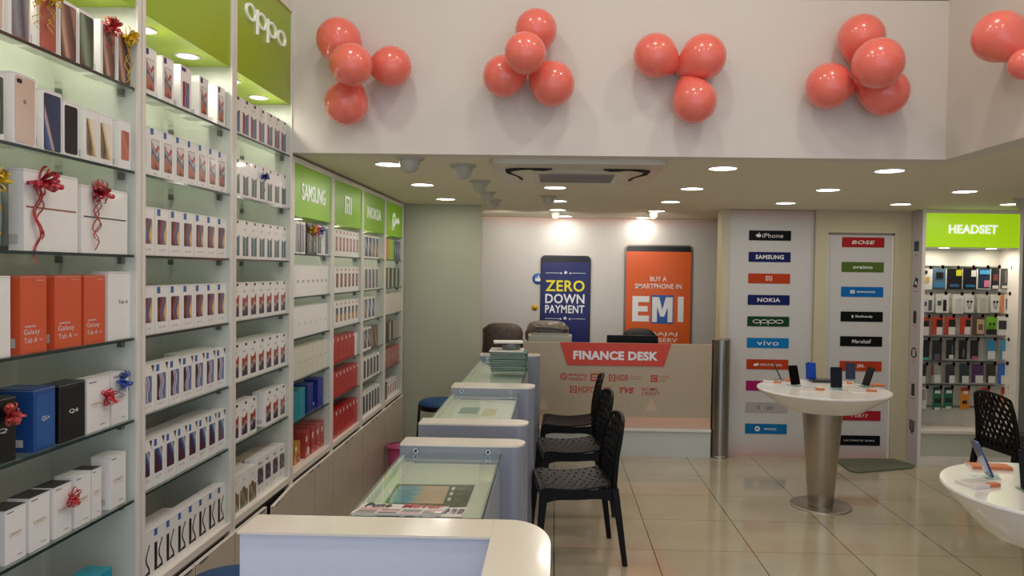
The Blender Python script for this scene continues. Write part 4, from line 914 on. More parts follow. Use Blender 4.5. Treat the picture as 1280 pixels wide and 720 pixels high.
# it stands on a stem and base behind the counter
m = MB(); zc = o.location.z; m.cyl((0, 0, -zc+.05), (0, 0, .02), .03, None, BLACKP, 12); m.cyl((0, 0, -zc), (0, 0, -zc+.05), .22, .18, BLACKP, 20); m.build('chair_stem', o)
o = blob('wrapped_chair_back', 'brown bundle in crinkled clear plastic behind the desk, under the navy poster', 'chair back', 657, 711, 401, 432, 7.6, .22, CR, 2)
m = MB(); zc = o.location.z; m.cyl((0, 0, -zc+.05), (0, 0, .02), .03, None, BLACKP, 12); m.cyl((0, 0, -zc), (0, 0, -zc+.05), .2, .16, BLACKP, 20); m.build('chair_stem', o)
m = MB(); m.strip([(-.12, -.1, .2), (-.02, -.12, .205), (.1, -.1, .19), (.22, -.08, .18)], (0, 1, 0), .1, mat('loose_film', '#8a8a88', .2, coat=1)); m.build('loose_film', o)
a_ = onY(660, 427, 7.05); b_ = onY(715, 420, 7.05)
m = MB(); m.rbox(0, b_.x-a_.x, -.12, .12, 0, b_.z-.75, mat('printer_plastic', '#a9aa9c', .4), .02); o = tag(m.build('desk_printer', loc=(a_.x, 7.14, .75), bevel=.006), 'pale grey printer top showing above the left end of finance desk', 'printer')
m = MB(); m.box(.03, b_.x-a_.x-.03, -.06, .07, b_.z-.75, b_.z-.74, mat('printer_tray', '#7c7d72', .5)); m.build('lid', o)
a_ = onY(758.5, 431, 7.1); b_ = onY(822, 419.8, 7.1)
t = thing('monitor', 'black computer monitor seen edge-on over the finance desk top', 'monitor', ((a_.x+b_.x)/2, 7.1, .75))
w_ = b_.x-a_.x; m = MB(); m.rplate(-w_/2, w_/2, .06, b_.z-.75, -.02, .02, BLACKP, r=.01); m.build('screen_case', t)
m = MB(); m.cyl((0, .03, 0), (0, .03, .2), .02, None, BLACKP); m.cyl((0, .03, 0), (0, .03, .012), .1, None, BLACKP, 24); m.build('stand', t)
o = blob('black_bag', 'black rounded bag heaped behind the monitor, in front of the orange poster', 'bag', 776, 822, 410.5, 455, 7.6, .2, mat('black_fabric', '#0c0b0c', .6, bump=.5), 4, .9)
m = MB(); m.box(-.2, .2, -.12, .12, -o.location.z, .0, BLACKP); m.build('stand', o)

# ------------------------------------------------------------------ showcases
def round_end(x0, x1, y0, y1, r, n=10):
    r = min(r, (y1-y0)/2-.001); P = [(x0, y0)]
    for i in range(n+1): a_ = -PI/2+PI/2*i/n; P.append((x1-r+r*math.cos(a_), y0+r+r*math.sin(a_)))
    for i in range(n+1): a_ = PI/2*i/n; P.append((x1-r+r*math.cos(a_), y1-r+r*math.sin(a_)))
    P.append((x0, y1)); return P
CT = .97
PANELD = mat('end_panel', '#8e919e', .3, coat=.3)
def end_panel(t, y0, y1, x0, x1, cz=CT):
    m = MB(); P = round_end(x0, x1, y0, y1, .06); m.prism(P, 0, cz-.009, PANELD); e = m.build('end_panel', t)
    m = MB(); m.prism(P, cz-.009, cz, CREAM); m.build('end_cap', e, bevel=.002)
def showcase(label, ya, yb, ends, xl=-.625, xr=-.215, xe=-.115, gz=.935, inner=.885):
    t = thing('display_counter', label, 'display counter', (0, 0, 0), 0, 'glass-topped display counters')
    for (a_, b_) in ends: end_panel(t, a_, b_, xl-.01, xe)
    m = MB(); m.box(xl, xr, ya, yb, .0, inner, PANEL); m.build('base_cabinet', t)
    m = MB(); m.box(xl, xr-.012, ya, yb, inner, inner+.006, mat('deck', '#dfe0d2', .5)); m.build('display_deck', t)
    m = MB(); m.box(xl, xr+.004, ya, yb, gz-.01, gz, GLASSC); m.box(xl, xr+.0045, ya, ya+.004, gz-.0102, gz+.0003, GEDGE); m.box(xr+.001, xr+.0045, ya, yb, gz-.0102, gz+.0003, GEDGE); m.build('glass_top', t)
    m = MB(); m.box(xr-.008, xr, ya, yb, inner, gz-.01, GLASSC); m.build('glass_front', t)
    m = MB(); m.box(xl, xl+.012, ya, yb, inner, gz-.012, mat('frost_track', '#e4ead8', .3)); 
    m.box(xl+.012, xl+.05, ya, yb, inner+.006, inner+.012, WHITE); m.build('rear_door', t)
    for x in (xl+.06, xr-.05):
        q = MB(); q.cyl((x, yb, gz+.012), (x, yb-.02, gz+.012), .011, None, CHROME, 14); q.cyl((x, yb-.02, gz+.012), (x, yb-.024, gz+.012), .006, None, BLK, 10); q.build('glass_clip', t)
    return t
c1 = showcase('glass display counter nearest the camera, holding newspapers and a brochure', 2.262, 3.07, [(3.07, 3.20)])
c2 = showcase('middle glass display counter with pale leaflets under its glass', 3.62, 4.60, [(3.49, 3.62), (4.60, 4.78)])
c3 = showcase('farthest glass display counter carrying the stack of green files', 4.785, 6.35, [(6.35, 6.52)])

# foreground L-shaped service counter
def PZ(x, y, z=CT): q = onZ(x, y, z); return (q.x, q.y)
A_ = PZ(292.5, 664.5); B_ = PZ(326, 643); 
xl = (A_[0]+B_[0])/2; yf = A_[1]; yb = B_[1]; xi = PZ(607.5, 695)[0]; xr = PZ(688, 700)[0]
R_c = .115; P = [(xl, yf), (xi, yf), (xi, 1.25), (xr, 1.25)]
ry = .19
for i in range(13): a_ = PI/2*i/12; P.append((xr-R_c*1.05+R_c*1.05*math.cos(a_), yb-ry+ry*math.sin(a_)))
P.append((xl, yb))
t = thing('service_counter', 'white L-shaped service counter with rounded corner in the foreground', 'counter', (0, 0, 0))
m = MB(); m.prism(P, CT-.007, CT, CREAM); m.box(xi-.0005, xi+.0005, yf, yb, CT-.0005, CT+.0004, mat('joint', '#b8a898', .5)); m.build('counter_top', t, bevel=.003)
q_ = lambda p_: (min(max(p_[0], xl+.006), xr-.006), min(p_[1], yb-.006))
P2 = [(xl+.003, yf+.012), (xi+.012, yf+.012), (xi+.012, 1.262)] + [(xr-.004, 1.262)] + [(x_-.003, y_-.004) for x_, y_ in P[4:-1]] + [(xl+.003, yb-.004)]
m = MB(); m.prism(P2, 0, CT-.007, mat('counter_body', '#dce2f2', .35)); m.build('counter_body', t)

# newspapers & leaflets
PAPER = mat('newsprint', '#d8d2cc', .7); PAPER2 = mat('paper_white', '#ebe8e2', .6)
gz = .935
def at_top(x, y, z): q = onZ(x, y, z); return Vector((q.x, q.y, z))
def sheet(name, label, cat, pts, z, m_face, draw, th=.004, grp=None):
    """flat paper lying on a surface; pts = four floor-plan corners near-left, near-right, far-right, far-left"""
    c_ = sum((Vector(p_) for p_ in pts), Vector((0, 0)))/4
    L_ = [(p_[0]-c_.x, p_[1]-c_.y) for p_ in pts]
    m = MB(); m.prism(L_, 0, th, PAPER2, m_face); o = m.build(name, loc=(c_.x, c_.y, z)); tag(o, label, cat, grp)
    if draw:
        m = MB(); M = Matrix.Identity(4)
        u = Vector((L_[1][0]-L_[0][0], L_[1][1]-L_[0][1], 0)); v = Vector((L_[3][0]-L_[0][0], L_[3][1]-L_[0][1], 0))
        o0 = Vector((L_[0][0], L_[0][1], th+.0004))
        # unit square (x, z) on paper; y lifts it
        MM = Matrix(((u.x, 0, v.x, o0.x), (u.y, 0, v.y, o0.y), (0, -1, 0, o0.z), (0, 0, 0, 1)))
        draw(m, MM); m.build('print', o)
    return o
def fq(m, MM, x0, x1, z0, z1, mm, y=0.0, uv=True):
    m.face([MM @ Vector(p_) for p_ in ((x0, y, z0), (x1, y, z0), (x1, y, z1), (x0, y, z1))], mm, [(0, 0), (1, 0), (1, 1), (0, 1)])
RN = mat('news_red', '#c83a3a', .5); PK = mat('news_pink', '#d8a0a4', .6)
def news(m, MM):
    fq(m, MM, .03, .34, .44, .54, PK); m.text('Pune', .2, .76, -.002, .3, .38, BLK, .03, M=MM); m.text('Mirror', .72, .72, -.002, .46, .34, RN, .03, M=MM)
    for i in range(12): fq(m, MM, .04+.25*(i % 4), .26+.25*(i % 4), .04+.14*(i//4), .14+.14*(i//4), ART['busy'] if i % 3 == 1 else (PK if i % 3 else INK))
y_far = .0
nA = at_top(458, 632, gz); nB = at_top(562, 637, gz)
u = (nB-nA); u.z = 0
dn = Vector((u.y, -u.x, 0)).normalized()
pts = [(nA+dn*.28), (nB+dn*.28), nB, nA]
sheet('newspaper', 'folded newspaper with black and red masthead on the nearest glass counter', 'newspaper', [(max(p_.x, -.62), max(p_.y, 2.265)) for p_ in pts], gz+.0035, PAPER, news, .006)
nC = at_top(585, 635, gz); pts = [(nB.x-.03, 2.27), (nC.x-.01, 2.27), (nC.x, nC.y), (nB.x-.02, nC.y-.01)]
sheet('newspaper', 'smaller newspaper tucked beside the one with the red masthead', 'newspaper', pts, gz+.001, PAPER, lambda m, MM: [fq(m, MM, .1+.3*i, .35+.3*i, .3, .9, ART['busy']) for i in range(3)], .0015)
BR = mat('brochure_dark', '#4a4a3c', .4)
wave2 = art('print_brochure', [(0, '#8fb4c4'), (.3, '#4a98b4'), (.45, '#9ab0b0'), (.55, '#d8a888'), (1, '#d09c80')], 1, 0, .06, 0, 22)
def broch(m, MM):
    fq(m, MM, .04, .72, .5, .96, wave2)
    for i in range(3): fq(m, MM, .76, .8, .58+.14*i, .66+.14*i, PAPER2); fq(m, MM, .84, .93, .6+.14*i, .63+.14*i, INK)
    fq(m, MM, .28, .5, .12, .36, PAPER2); fq(m, MM, .33, .45, .18, .3, BLK, .0); fq(m, MM, .54, .7, .1, .38, PAPER2)
    for i in range(4): fq(m, MM, .76+.05*i, .78+.05*i, .08, .4, PAPER2)
dz = .892
e = [at_top(x, y, dz) for x, y in ((497, 606), (594, 607))]
sheet('brochure', 'dark brochure with teal and peach chart inside the nearest glass counter', 'brochure', [(e[0].x+.01, 2.3), (e[1].x-.005, 2.3), (e[1].x, e[1].y), (e[0].x, e[0].y)], dz, BR, broch, .003)
gl_ = art('print_leaf', [(0, '#3c5c20'), (.4, '#7ca83a'), (.6, '#a8c868'), (1, '#4c7c28')], .6, .6, .2, 8, 9)
sheet('green_leaflet', 'green leaf-print card lying inside the nearest glass counter', 'leaflet', [(-.612, 2.4), (e[0].x-.012, 2.4), (e[0].x-.012, 2.93), (-.612, 2.93)], dz, gl_, lambda m, MM: fq(m, MM, .02, .98, .02, .98, gl_), .002)
sheet('leaflet', 'pale green and white leaflet under the glass of middle counter', 'leaflet', [(-.56, 3.8), (-.3, 3.8), (-.3, 4.35), (-.55, 4.35)], dz, PAPER2, lambda m, MM: (fq(m, MM, .08, .5, .6, .95, mat('leaf_teal', '#6f8f86', .5)), fq(m, MM, .6, .9, .5, .9, mat('leaf_cream', '#cfc088', .5)), fq(m, MM, .05, .9, .05, .3, mat('leaf_grey', '#8c8c80', .5))), .002)
# green files
FG = mat('file_green', '#2f6e58', .5); FG2 = mat('file_green_dark', '#245444', .5)
fl = at_top(613, 465, gz); fr_ = at_top(658, 465, gz); yN = fl.y; wf = fr_.x-fl.x
for i in range(11):
    m = MB(); th = .0135; jx = random.uniform(-.006, .006)
    m.rbox(0, wf, 0, .24, 0, th*.82, FG if i % 3 else FG2, .004, 2); m.box(.004, wf-.004, -.001, .2, th*.3, th*.5, PAPER)
    tag(m.build('green_file', loc=(fl.x+jx, yN+random.uniform(0, .01), gz+.001+i*th)), 'green card file in the stack on the farthest counter', 'file', 'stacked green files')
zt = gz+.002+11*.0135
m = MB(); m.box(-.012, wf*.9, 0, .22, 0, .008, PAPER2); m.box(-.01, wf*.88, .002, .215, .008, .011, PAPER); tag(m.build('paper_sheets', loc=(fl.x, yN, zt)), 'loose white sheets lying on top of the green files', 'paper')
m = MB(); m.lathe([(.03, 0), (.068, 0), (.068, .05), (.03, .05), (.03, 0)], mat('tape_grey', '#6c7070', .35), 28); tag(m.build('tape_roll', loc=(fl.x+wf*.55, yN+.1, zt+.012)), 'grey roll of tape on the sheets above green files', 'tape roll')
m = MB(); m.box(-.12, .1, -.07, .07, 0, .012, PAPER2); tag(m.build('notepad', loc=(fl.x+wf*.5, yN+.1, zt+.063), rz=.1), 'white notepad balanced on the grey tape roll', 'notepad')

# ------------------------------------------------------------------ perforated plastic chairs
def perforated(nu, nv, fmap, seed, keep=.62, th=.012):
    rnd = random.Random(seed); J = {}
    def jit(x, y):
        k = (round(x, 3), round(y, 3))
        if k not in J:
            edge = x <= .001 or x >= .999 or y <= .001 or y >= .999
            J[k] = (x, y) if edge else (x+rnd.uniform(-.22, .22)/nu, y+rnd.uniform(-.2, .2)/nv)
        return J[k]
    V = []; Fc = []; idx = {}
    def vid(p, key=None):
        if key is not None and key in idx: return idx[key]
        V.append(fmap(*p)); 
        if key is not None: idx[key] = len(V)-1
        return len(V)-1
    for r in range(nv):
        for c_ in range(-1, nu+1):
            off = .5 if r % 2 else 0
            x0 = (c_+off)/nu; x1 = (c_+1+off)/nu; xm = (x0+x1)/2; y0 = r/nv; y1 = (r+1)/nv; dy = .22/nv
            H_ = [(x0, y0+(dy if r else 0)), (xm, y0-(dy if r else 0)), (x1, y0+(dy if r else 0)), (x1, y1-(dy if r < nv-1 else 0)), (xm, y1+(dy if r < nv-1 else 0)), (x0, y1-(dy if r < nv-1 else 0))]
            H_ = [(min(max(a_, 0), 1), min(max(b_, 0), 1)) for a_, b_ in H_]
            Q = []
            for p_ in H_:
                if p_ not in Q: Q.append(p_)
            if len(Q) < 4 or max(q[0] for q in Q)-min(q[0] for q in Q) < .3/nu: 
                if len(Q) >= 3 and max(q[0] for q in Q)-min(q[0] for q in Q) > 1e-4: Fc.append([vid(jit(*q), (round(q[0], 3), round(q[1], 3))) for q in Q])
                continue
            O = [jit(*q) for q in Q]; cx = sum(q[0] for q in O)/len(O); cy = sum(q[1] for q in O)/len(O)
            kk = keep*rnd.uniform(.85, 1.1)
            oi = [vid(o_, (round(q[0], 3), round(q[1], 3))) for o_, q in zip(O, Q)]
            ii = [vid((cx+(o_[0]-cx)*kk, cy+(o_[1]-cy)*kk)) for o_ in O]
            n = len(O)
            for i in range(n): Fc.append([oi[i], oi[(i+1) % n], ii[(i+1) % n], ii[i]])
    return V, Fc
def chair(label, x, y, rz):
    """faces local -x; origin under the seat middle"""
    t = thing('plastic_chair', label, 'chair', (x, y, 0), rz, 'black perforated plastic chairs')
    sw = .22
    def smap(u, v): # u along x (front to back), v across
        xx = -.215+.42*u; yy = (v-.5)*2*(sw-.012*u); zz = .462-.02*math.sin(PI*min(u*1.1, 1))-.012*math.cos((v-.5)*PI)+(.006 if u > .9 else 0)
        if u < .1: zz -= (.1-u)*.12
        return (xx, yy, zz)
    V, Fc = perforated(9, 8, smap, 1, .32); m = MB(); m.mesh(V, Fc, BLACKP); o = m.build('seat', t)
    s_ = o.modifiers.new('solid', 'SOLIDIFY'); s_.thickness = .012; s_.offset = 0
    m = MB() # rim with arched apron
    rim = [(-.2, -sw), (.2, -sw+.012), (.205, sw-.012), (-.2, sw)]
    for sy in (-1, 1):
        n = 12
        for i in range(n):
            u0_, u1_ = i/n, (i+1)/n; f = lambda u_: (-.215+.425*u_, sy*(sw-.012*u_))
            (xa, ya_), (xb, yb_) = f(u0_), f(u1_); za = .44-.018*math.sin(PI*u0_); zb_ = .44-.018*math.sin(PI*u1_); ap = lambda u_: .035+.045*(2*abs(u_-.5))**4
            A1 = [(xa, ya_-.007, za+.014), (xb, yb_-.007, zb_+.014), (xb, yb_-.007, zb_-ap(u1_)), (xa, ya_-.007, za-ap(u0_))]
            A2 = [(p_[0], p_[1]+.014, p_[2]) for p_ in A1]
            m.mesh(A1+A2, [(3, 2, 1, 0), (4, 5, 6, 7), (0, 1, 5, 4), (2, 3, 7, 6), (0, 4, 7, 3), (1, 2, 6, 5)], BLACKP)
    m.box(-.222, -.208, -sw, sw, .395, .452, BLACKP); m.box(.2, .214, -sw+.012, sw-.012, .40, .46, BLACKP); m.build('seat_rim', t)
    for sy in (-1, 1):
        m = MB(); pts = [(-.235, sy*.225, 0), (-.222, sy*.218, .2), (-.205, sy*.208, .42)]
        for (p_, q, a_, b_) in ((pts[0], pts[1], .014, .017), (pts[1], pts[2], .017, .022)):
            P_ = [(p_[0]+i*a_, p_[1]+j*a_, p_[2]) for i, j in ((-1, -1), (1, -1), (1, 1), (-1, 1))]+[(q[0]+i*b_, q[1]+j*b_, q[2]) for i, j in ((-1, -1), (1, -1), (1, 1), (-1, 1))]
            m.mesh(P_, [(3, 2, 1, 0), (4, 5, 6, 7), (0, 1, 5, 4), (1, 2, 6, 5), (2, 3, 7, 6), (3, 0, 4, 7)], BLACKP)
        m.build('leg', t, bevel=.004)
        m = MB(); pts = [(.272, sy*.228, 0), (.238, sy*.215, .25), (.208, sy*.2, .45)]
        for (p_, q, a_, b_) in ((pts[0], pts[1], .014, .018), (pts[1], pts[2], .018, .022)):
            P_ = [(p_[0]+i*a_, p_[1]+j*a_, p_[2]) for i, j in ((-1, -1), (1, -1), (1, 1), (-1, 1))]+[(q[0]+i*b_, q[1]+j*b_, q[2]) for i, j in ((-1, -1), (1, -1), (1, 1), (-1, 1))]
            m.mesh(P_, [(3, 2, 1, 0), (4, 5, 6, 7), (0, 1, 5, 4), (1, 2, 6, 5), (2, 3, 7, 6), (3, 0, 4, 7)], BLACKP)
        m.build('leg', t, bevel=.004)
    def bx(v): return .205+.05*math.sin(v*1.5)-.02*math.sin(PI*v)
    def bmap(u, v): # u across, v up
        yy = (u-.5)*2*(.205-.02*v*v); zz = .44+.4*v-.035*(abs(u-.5)*2)**2.5*v; xx = bx(v)+.03*math.cos((u-.5)*PI)*(.4+.6*v)-.0
        return (xx, yy, zz)
    V, Fc = perforated(8, 9, bmap, 2, .66); m = MB(); m.mesh(V, Fc, BLACKP); o = m.build('backrest', t)
    s_ = o.modifiers.new('solid', 'SOLIDIFY'); s_.thickness = .014; s_.offset = 0
    m = MB()
    for sy in (0, 1): m.tube([bmap(sy, v/8) for v in range(9)], [.019]*4+[.017]*3+[.014, .012], BLACKP, 8)
    m.tube([bmap(u_/10, 1) for u_ in range(11)], .011, BLACKP, 8); m.build('back_frame', t)
    return t
ch1 = chair('black perforated plastic chair nearest the camera in the counter row', .13, 4.46, .13)
dup(ch1, (.135, 5.32, 0), .13, 'black perforated plastic chair in the middle of the counter row')
dup(ch1, (.135, 6.2, 0), -.02, 'black perforated plastic chair nearest the finance desk')
dup(ch1, (3.52, 5.62, 0), PI+.12, 'black perforated plastic chair in front of the headset display')

# ------------------------------------------------------------------ stools, bin
def stool(label, x, y, z, r):
    t = thing('stool', label, 'stool', (x, y, 0)); BLUE = mat('stool_blue', '#1c4878', .6, bump=.2, bscale=200)
    m = MB(); m.lathe([(.0001, z), (r*.5, z-.002), (r*.85, z-.012), (r, z-.03), (r*1.01, z-.045), (r*.97, z-.055), (.0001, z-.055)], BLUE, 36); m.build('cushion', t)
    m = MB(); m.lathe([(r*.96, z-.055), (r*1.0, z-.06), (r*1.0, z-.085), (r*.95, z-.085)], BLACKP, 36); m.build('seat_ring', t)
    for i in range(4):
        a_ = PI/2*i+.2; m = MB(); m.tube([(r*.97*math.cos(a_), r*.97*math.sin(a_), z-.05), (r*1.1*math.cos(a_), r*1.1*math.sin(a_), 0)], .011, BLACKP, 8); m.build('leg', t)
    m = MB(); m.lathe([(r*1.05-.008, .2), (r*1.05+.004, .2), (r*1.05+.004, .212), (r*1.05-.008, .212)], BLACKP, 36); m.build('foot_ring', t)
stool('blue padded stool with black legs behind the middle counter', -.93, 6.15, .625, .185)
stool('blue stool seat low at the left of white foreground counter', -1.115, 2.54, .62, .165)
PINK = mat('pink_plastic', '#c0507c', .4)
m = MB(); t = thing('waste_bin', 'pink plastic waste bin between the cabinets and the counters', 'bin', (-1.225, 5.95, 0))
m.lathe([(.08, 0), (.108, .27), (.104, .27), (.078, .006), (.0001, .006)], PINK, 32); m.build('bin_body', t)
m = MB(); m.lathe([(.108, .262), (.12, .266), (.12, .276), (.104, .276)], PINK, 32); m.build('bin_rim', t)

# ------------------------------------------------------------------ round display tables
STC = mat('pedestal_steel', '#b4aa9c', .3, .9, bscale=25, aniso=.6)
def round_table(label, cx, cy, z, R, hb, rb):
    t = thing('round_display_table', label, 'display table', (cx, cy, 0), 0, 'round white display tables')
    TW = mat('table_white', '#f2eee8', .25, coat=.4)
    m = MB(); m.lathe([(.0001, z), (R*.99, z)], TW, 72, smooth=False); m.lathe([(R*.99, z), (R, z-.003), (R, z-.012)], TW, 72); m.lathe([(R, z-.012), (R*.985-.02, z-.012-hb*.16), (rb+.03, z-hb*.9), (rb, z-hb)], TW, 72); m.lathe([(rb, z-hb), (.0001, z-hb)], TW, 72, smooth=False); m.build('table_top', t)
    m = MB(); m.lathe([(.085, .012), (.09, .03), (.142, z-hb)], STC, 48); m.build('pedestal', t)
    m = MB(); m.lathe([(.215, 0), (.215, .008), (.205, .012), (.0001, .012)], STC, 48); m.build('base_plate', t)
    return t
tb = onZ(1025.5, 632, 0); TZ = .85
# height from the rim of the first table
tz = 1.7-(1.7-onY(1032, 486, tb.y).z)
round_table('round white display table on steel pedestal in the middle of the floor', tb.x, tb.y, tz, .467, .147, .265)
T2 = (2.0, 2.93, .87, .43)
round_table('nearer round white display table cut by the right edge', T2[0], T2[1], T2[2], T2[3], .185, .26)
ACR = glass('acrylic', '#eef4f4')
ORC = mat('card_orange', '#d87c4c', .5, var=.3, bscale=120)
def stand_phone(px, py0, py1, px1, label, colr, yaw, ytab, zt, lean=.25, h=.15, w=.072, back=False):
    """phone propped on a clear acrylic foot"""
    base = onZ(px, py0, zt)
    t = thing('display_phone', label, 'phone', (base.x, base.y, zt+.001), yaw, 'phones on display stands')
    M = Matrix.Rotation(-lean, 4, 'X')
    b_ = MB(); V0 = len(b_.v)
    b_.rplate(-w/2, w/2, .012, .012+h, -.004, .004, mat('phone_'+colr, colr, .3, .1, spec=.3), r=.009, n=4, mf=mat('phone_glass', '#050506', .3, spec=.2) if not back else None)
    b_.v = [tuple(M @ Vector(v_)) for v_ in b_.v]; p_ = b_.build('phone_body', t)
    if back:
        q = MB(); q.cyl((-.02, -.0052, .14), (-.02, -.0045, .14), .007, None, BLK, 14); q.v = [tuple(M @ Vector(v_)) for v_ in q.v]; q.build('camera_lens', p_)
    s_ = MB(); s_.rbox(-.04, .04, -.03, .06, 0, .006, ACR, .008); s_.box(-.02, .02, .01, .02, .006, .05, ACR); s_.box(-.03, .03, -.02, -.012, .006, .018, ACR); s_.build('acrylic_stand', t)
    return t
zt = tz
stand_phone(977, 476, 0, 0, 'thin dark phone seen edge-on at the left of the table', '#1c1c22', 1.3, 0, zt, .42, .145, .075)
stand_phone(995, 483, 0, 0, 'black phone leaning right beside the thin edge-on phone', '#141418', .35, 0, zt, .3, .145, .08)
stand_phone(1014, 476, 0, 0, 'bright blue phone showing its back at the table rear', '#1748b0', .02, 0, zt, .15, .13, .078, back=True)
stand_phone(1045.5, 487, 0, 0, 'black upright phone at the front of the round table', '#0e0e12', -.05, 0, zt, .12, .15, .082)
stand_phone(1063, 476, 0, 0, 'navy phone leaning behind the front black one', '#10163c', -.3, 0, zt, .3, .13, .072, back=True)
stand_phone(1081, 484, 0, 0, 'thin dark phone seen edge-on at the right side of table', '#1c1c22', -1.3, 0, zt, .35, .145, .075)
p = onZ(1028, 477.5, zt); m = MB(); m.rbox(-.09, .09, -.05, .05, 0, .022, mat('tray_black', '#14161c', .3, coat=.4), .01); tag(m.build('tablet', loc=(p.x, p.y, zt+.001)), 'dark flat tablet lying at the back of the round table', 'tablet')
def card(px, py, zt_, yaw, label, w=.11, d=.075, orange=.35, tilt=0):
    p_ = onZ(px, py, zt_); t = thing('price_card', label, 'price card', (p_.x, p_.y, zt_+.001), yaw, 'price cards on the display tables')
    m = MB(); m.rbox(-w/2, w/2, -d/2, d/2, 0, .012, mat('card_stock', '#e4ddd6', .4), .004, 2); m.build('card_block', t)
    m = MB(); m.rbox(-w/2+(.002 if orange > .9 else w*.55), w/2-.002, -d/2-.001, -d/2+d*orange, .001, .0135, ORC, .003, 2); m.build('orange_strip', t)
    m = MB()
    for i in range(5): m.box(-w*.4, w*(.4-.06*(i % 3)), d*(-.05+.1*i)-.001, d*(-.05+.1*i)+.001, .0121, .0124, INK)
    m.build('printed_lines', t)
for px, py, yaw, w_, o_, l in ((965, 478, -.15, .13, .3, 'price card at the left rim of the middle round table'), (1015, 487, .05, .16, .3, 'wide price card at the front left of the middle table'), (1079, 488.5, -.1, .17, .4, 'price card at the front right of middle table'),
                       (1094, 482.5, .2, .12, .95, 'orange price card near the right rim of middle table'), (986, 476, .3, .11, .95, 'orange price card behind the left phones'), (1058, 479, -.5, .1, .2, 'white price card beside the navy phone')): card(px, py, zt, yaw, l, w_, .08, o_)
z2 = T2[2]
card(1222, 606, z2, .35, 'white price card with orange corner on the nearer table', .13, .10, .25)
card(1236, 585, z2, -.1, 'long orange price card at the back of the nearer table', .17, .07, .95)
p = onZ(1238, 597, z2)
t = thing('display_phone', 'slim blue-edged phone leaning on the nearer table', 'phone', (p.x, p.y, z2+.001), 1.45, 'phones on display stands')
m = MB(); m.rplate(-.037, .037, .008, .165, -.004, .004, mat('phone_blue_edge', '#24427c', .25, .3, coat=.6), r=.009, n=4, mf=mat('phone_glass', '#050506', .3, spec=.2)); M = Matrix.Rotation(-.42, 4, 'X'); m.v = [tuple(M @ Vector(v_)) for v_ in m.v]; m.build('phone_body', t)
m = MB(); m.rbox(-.04, .04, -.03, .07, 0, .006, ACR, .008); m.box(-.03, .03, -.02, -.012, .006, .02, ACR); m.build('acrylic_stand', t)
p = onZ(1283, 615, z2); t = thing('display_phone', 'black phone cut by the right edge on the nearer table', 'phone', (p.x+.02, p.y, z2+.001), -.1, 'phones on display stands')
m = MB(); m.rplate(-.037, .037, .008, .16, -.004, .004, BLACKP, r=.009, n=4); M = Matrix.Rotation(-.2, 4, 'X'); m.v = [tuple(M @ Vector(v_)) for v_ in m.v]; m.build('phone_body', t)
m = MB(); m.rbox(-.04, .04, -.03, .05, 0, .006, ACR, .008); m.build('acrylic_stand', t)

# floor mat
MATM = mat('mat_fibre', '#6a6c5c', .95, bump=1., bscale=150, var=.35)
P = [PZ(x, y, 0) for x, y in ((1043, 575), (1078, 571.5), (1112, 572), (1144, 583), (1140, 586), (1072, 592), (1062, 590))]
P = P[::-1]; A2 = sum((P[i][0]*P[(i+1) % len(P)][1]-P[(i+1) % len(P)][0]*P[i][1]) for i in range(len(P)))
if A2 < 0: P = P[::-1]
yc_ = 6.84; P = [(x, min(y, 6.88)) for x, y in P]
m = MB(); m.prism(P, 0, .012, MATM); tag(m.build('door_mat', loc=(0, 0, .001)), 'worn grey-green floor mat in front of the door panel', 'mat')

# ------------------------------------------------------------------ headset display
HX0, HX1, HY, HB = 3.268, 4.15, 6.70, 7.0
t = thing('headset_display', 'white wall display cabinet with lime header and rows of hanging packs', 'display cabinet', ((HX0+HX1)/2, HY, 0)); hw = (HX1-HX0)/2
for s_ in (-1, 1):
    m = MB(); a_, b_ = sorted((s_*hw, s_*(hw-.028))); m.box(a_, b_, 0, .36, 0, CH-.002, TRIM); m.build('side_panel', t)
m = MB(); m.box(-hw+.028, hw-.028, .29, .36, .3, CH-.02, mat('slat_board', '#cfcbbd', .5)); m.build('slat_board', t)
m = MB(); m.box(-hw+.028, hw-.028, 0, .29, CH-.03, CH-.002, TRIM); m.build('top_panel', t)
m = MB(); m.box(-hw+.028, hw-.028, .012, .03, 1.96, CH-.03, LIME2); hd = m.build('header_sign', t)
m = MB(); hc = onY(1217.5, 286.5, HY).x-(HX0+HX1)/2; m.text('HEADSET', hc, 2.12, .012, .43, .08, SIGNW2, .03, .006); m.build('raised_letters', hd)
m = MB(); m.box(-hw+.028, hw-.028, .03, .29, 1.955, 1.965, WARM); m.build('soffit', t)
for x in (-.2, .22):
    m = MB(); m.lathe([(.04, 1.955), (.04, 1.951), (.0001, 1.9505)], LAMPB, 20, c=(x, .1, 0))
    ld = bpy.data.lights.new('display_light', 'AREA'); ld.shape = 'DISK'; ld.size = .07; ld.energy = 1.6; ld.color = (1, .95, .82)
    lo = bpy.data.objects.new('display_light_lamp', ld); COL.objects.link(lo); lo.location = ((HX0+HX1)/2+x, HY+.1, 1.94)
    m.build('recessed_light', t)
m = MB(); m.box(-hw+.028, hw-.028, .0, .3, .29, .315, TRIM); m.build('lower_shelf', t)
m = MB(); m.box(-hw+.028, hw-.028, .02, .3, 0, .29, mat('cab_lower', '#c4c4b4', .4)); m.box(-hw+.028, hw-.028, .008, .02, 0, .08, TRIM); m.build('lower_cabinet', t)
RX0, RX1 = -hw+.03, hw-.1
RAILS = [onY(1210, y, HB-.03).z for y in (333.5, 362, 392, 422, 452, 481.5, 509)]
for zz in RAILS:
    m = MB(); m.box(RX0, RX1+.05, .275, .29, zz-.006, zz+.006, BRK); m.build('rail', t)
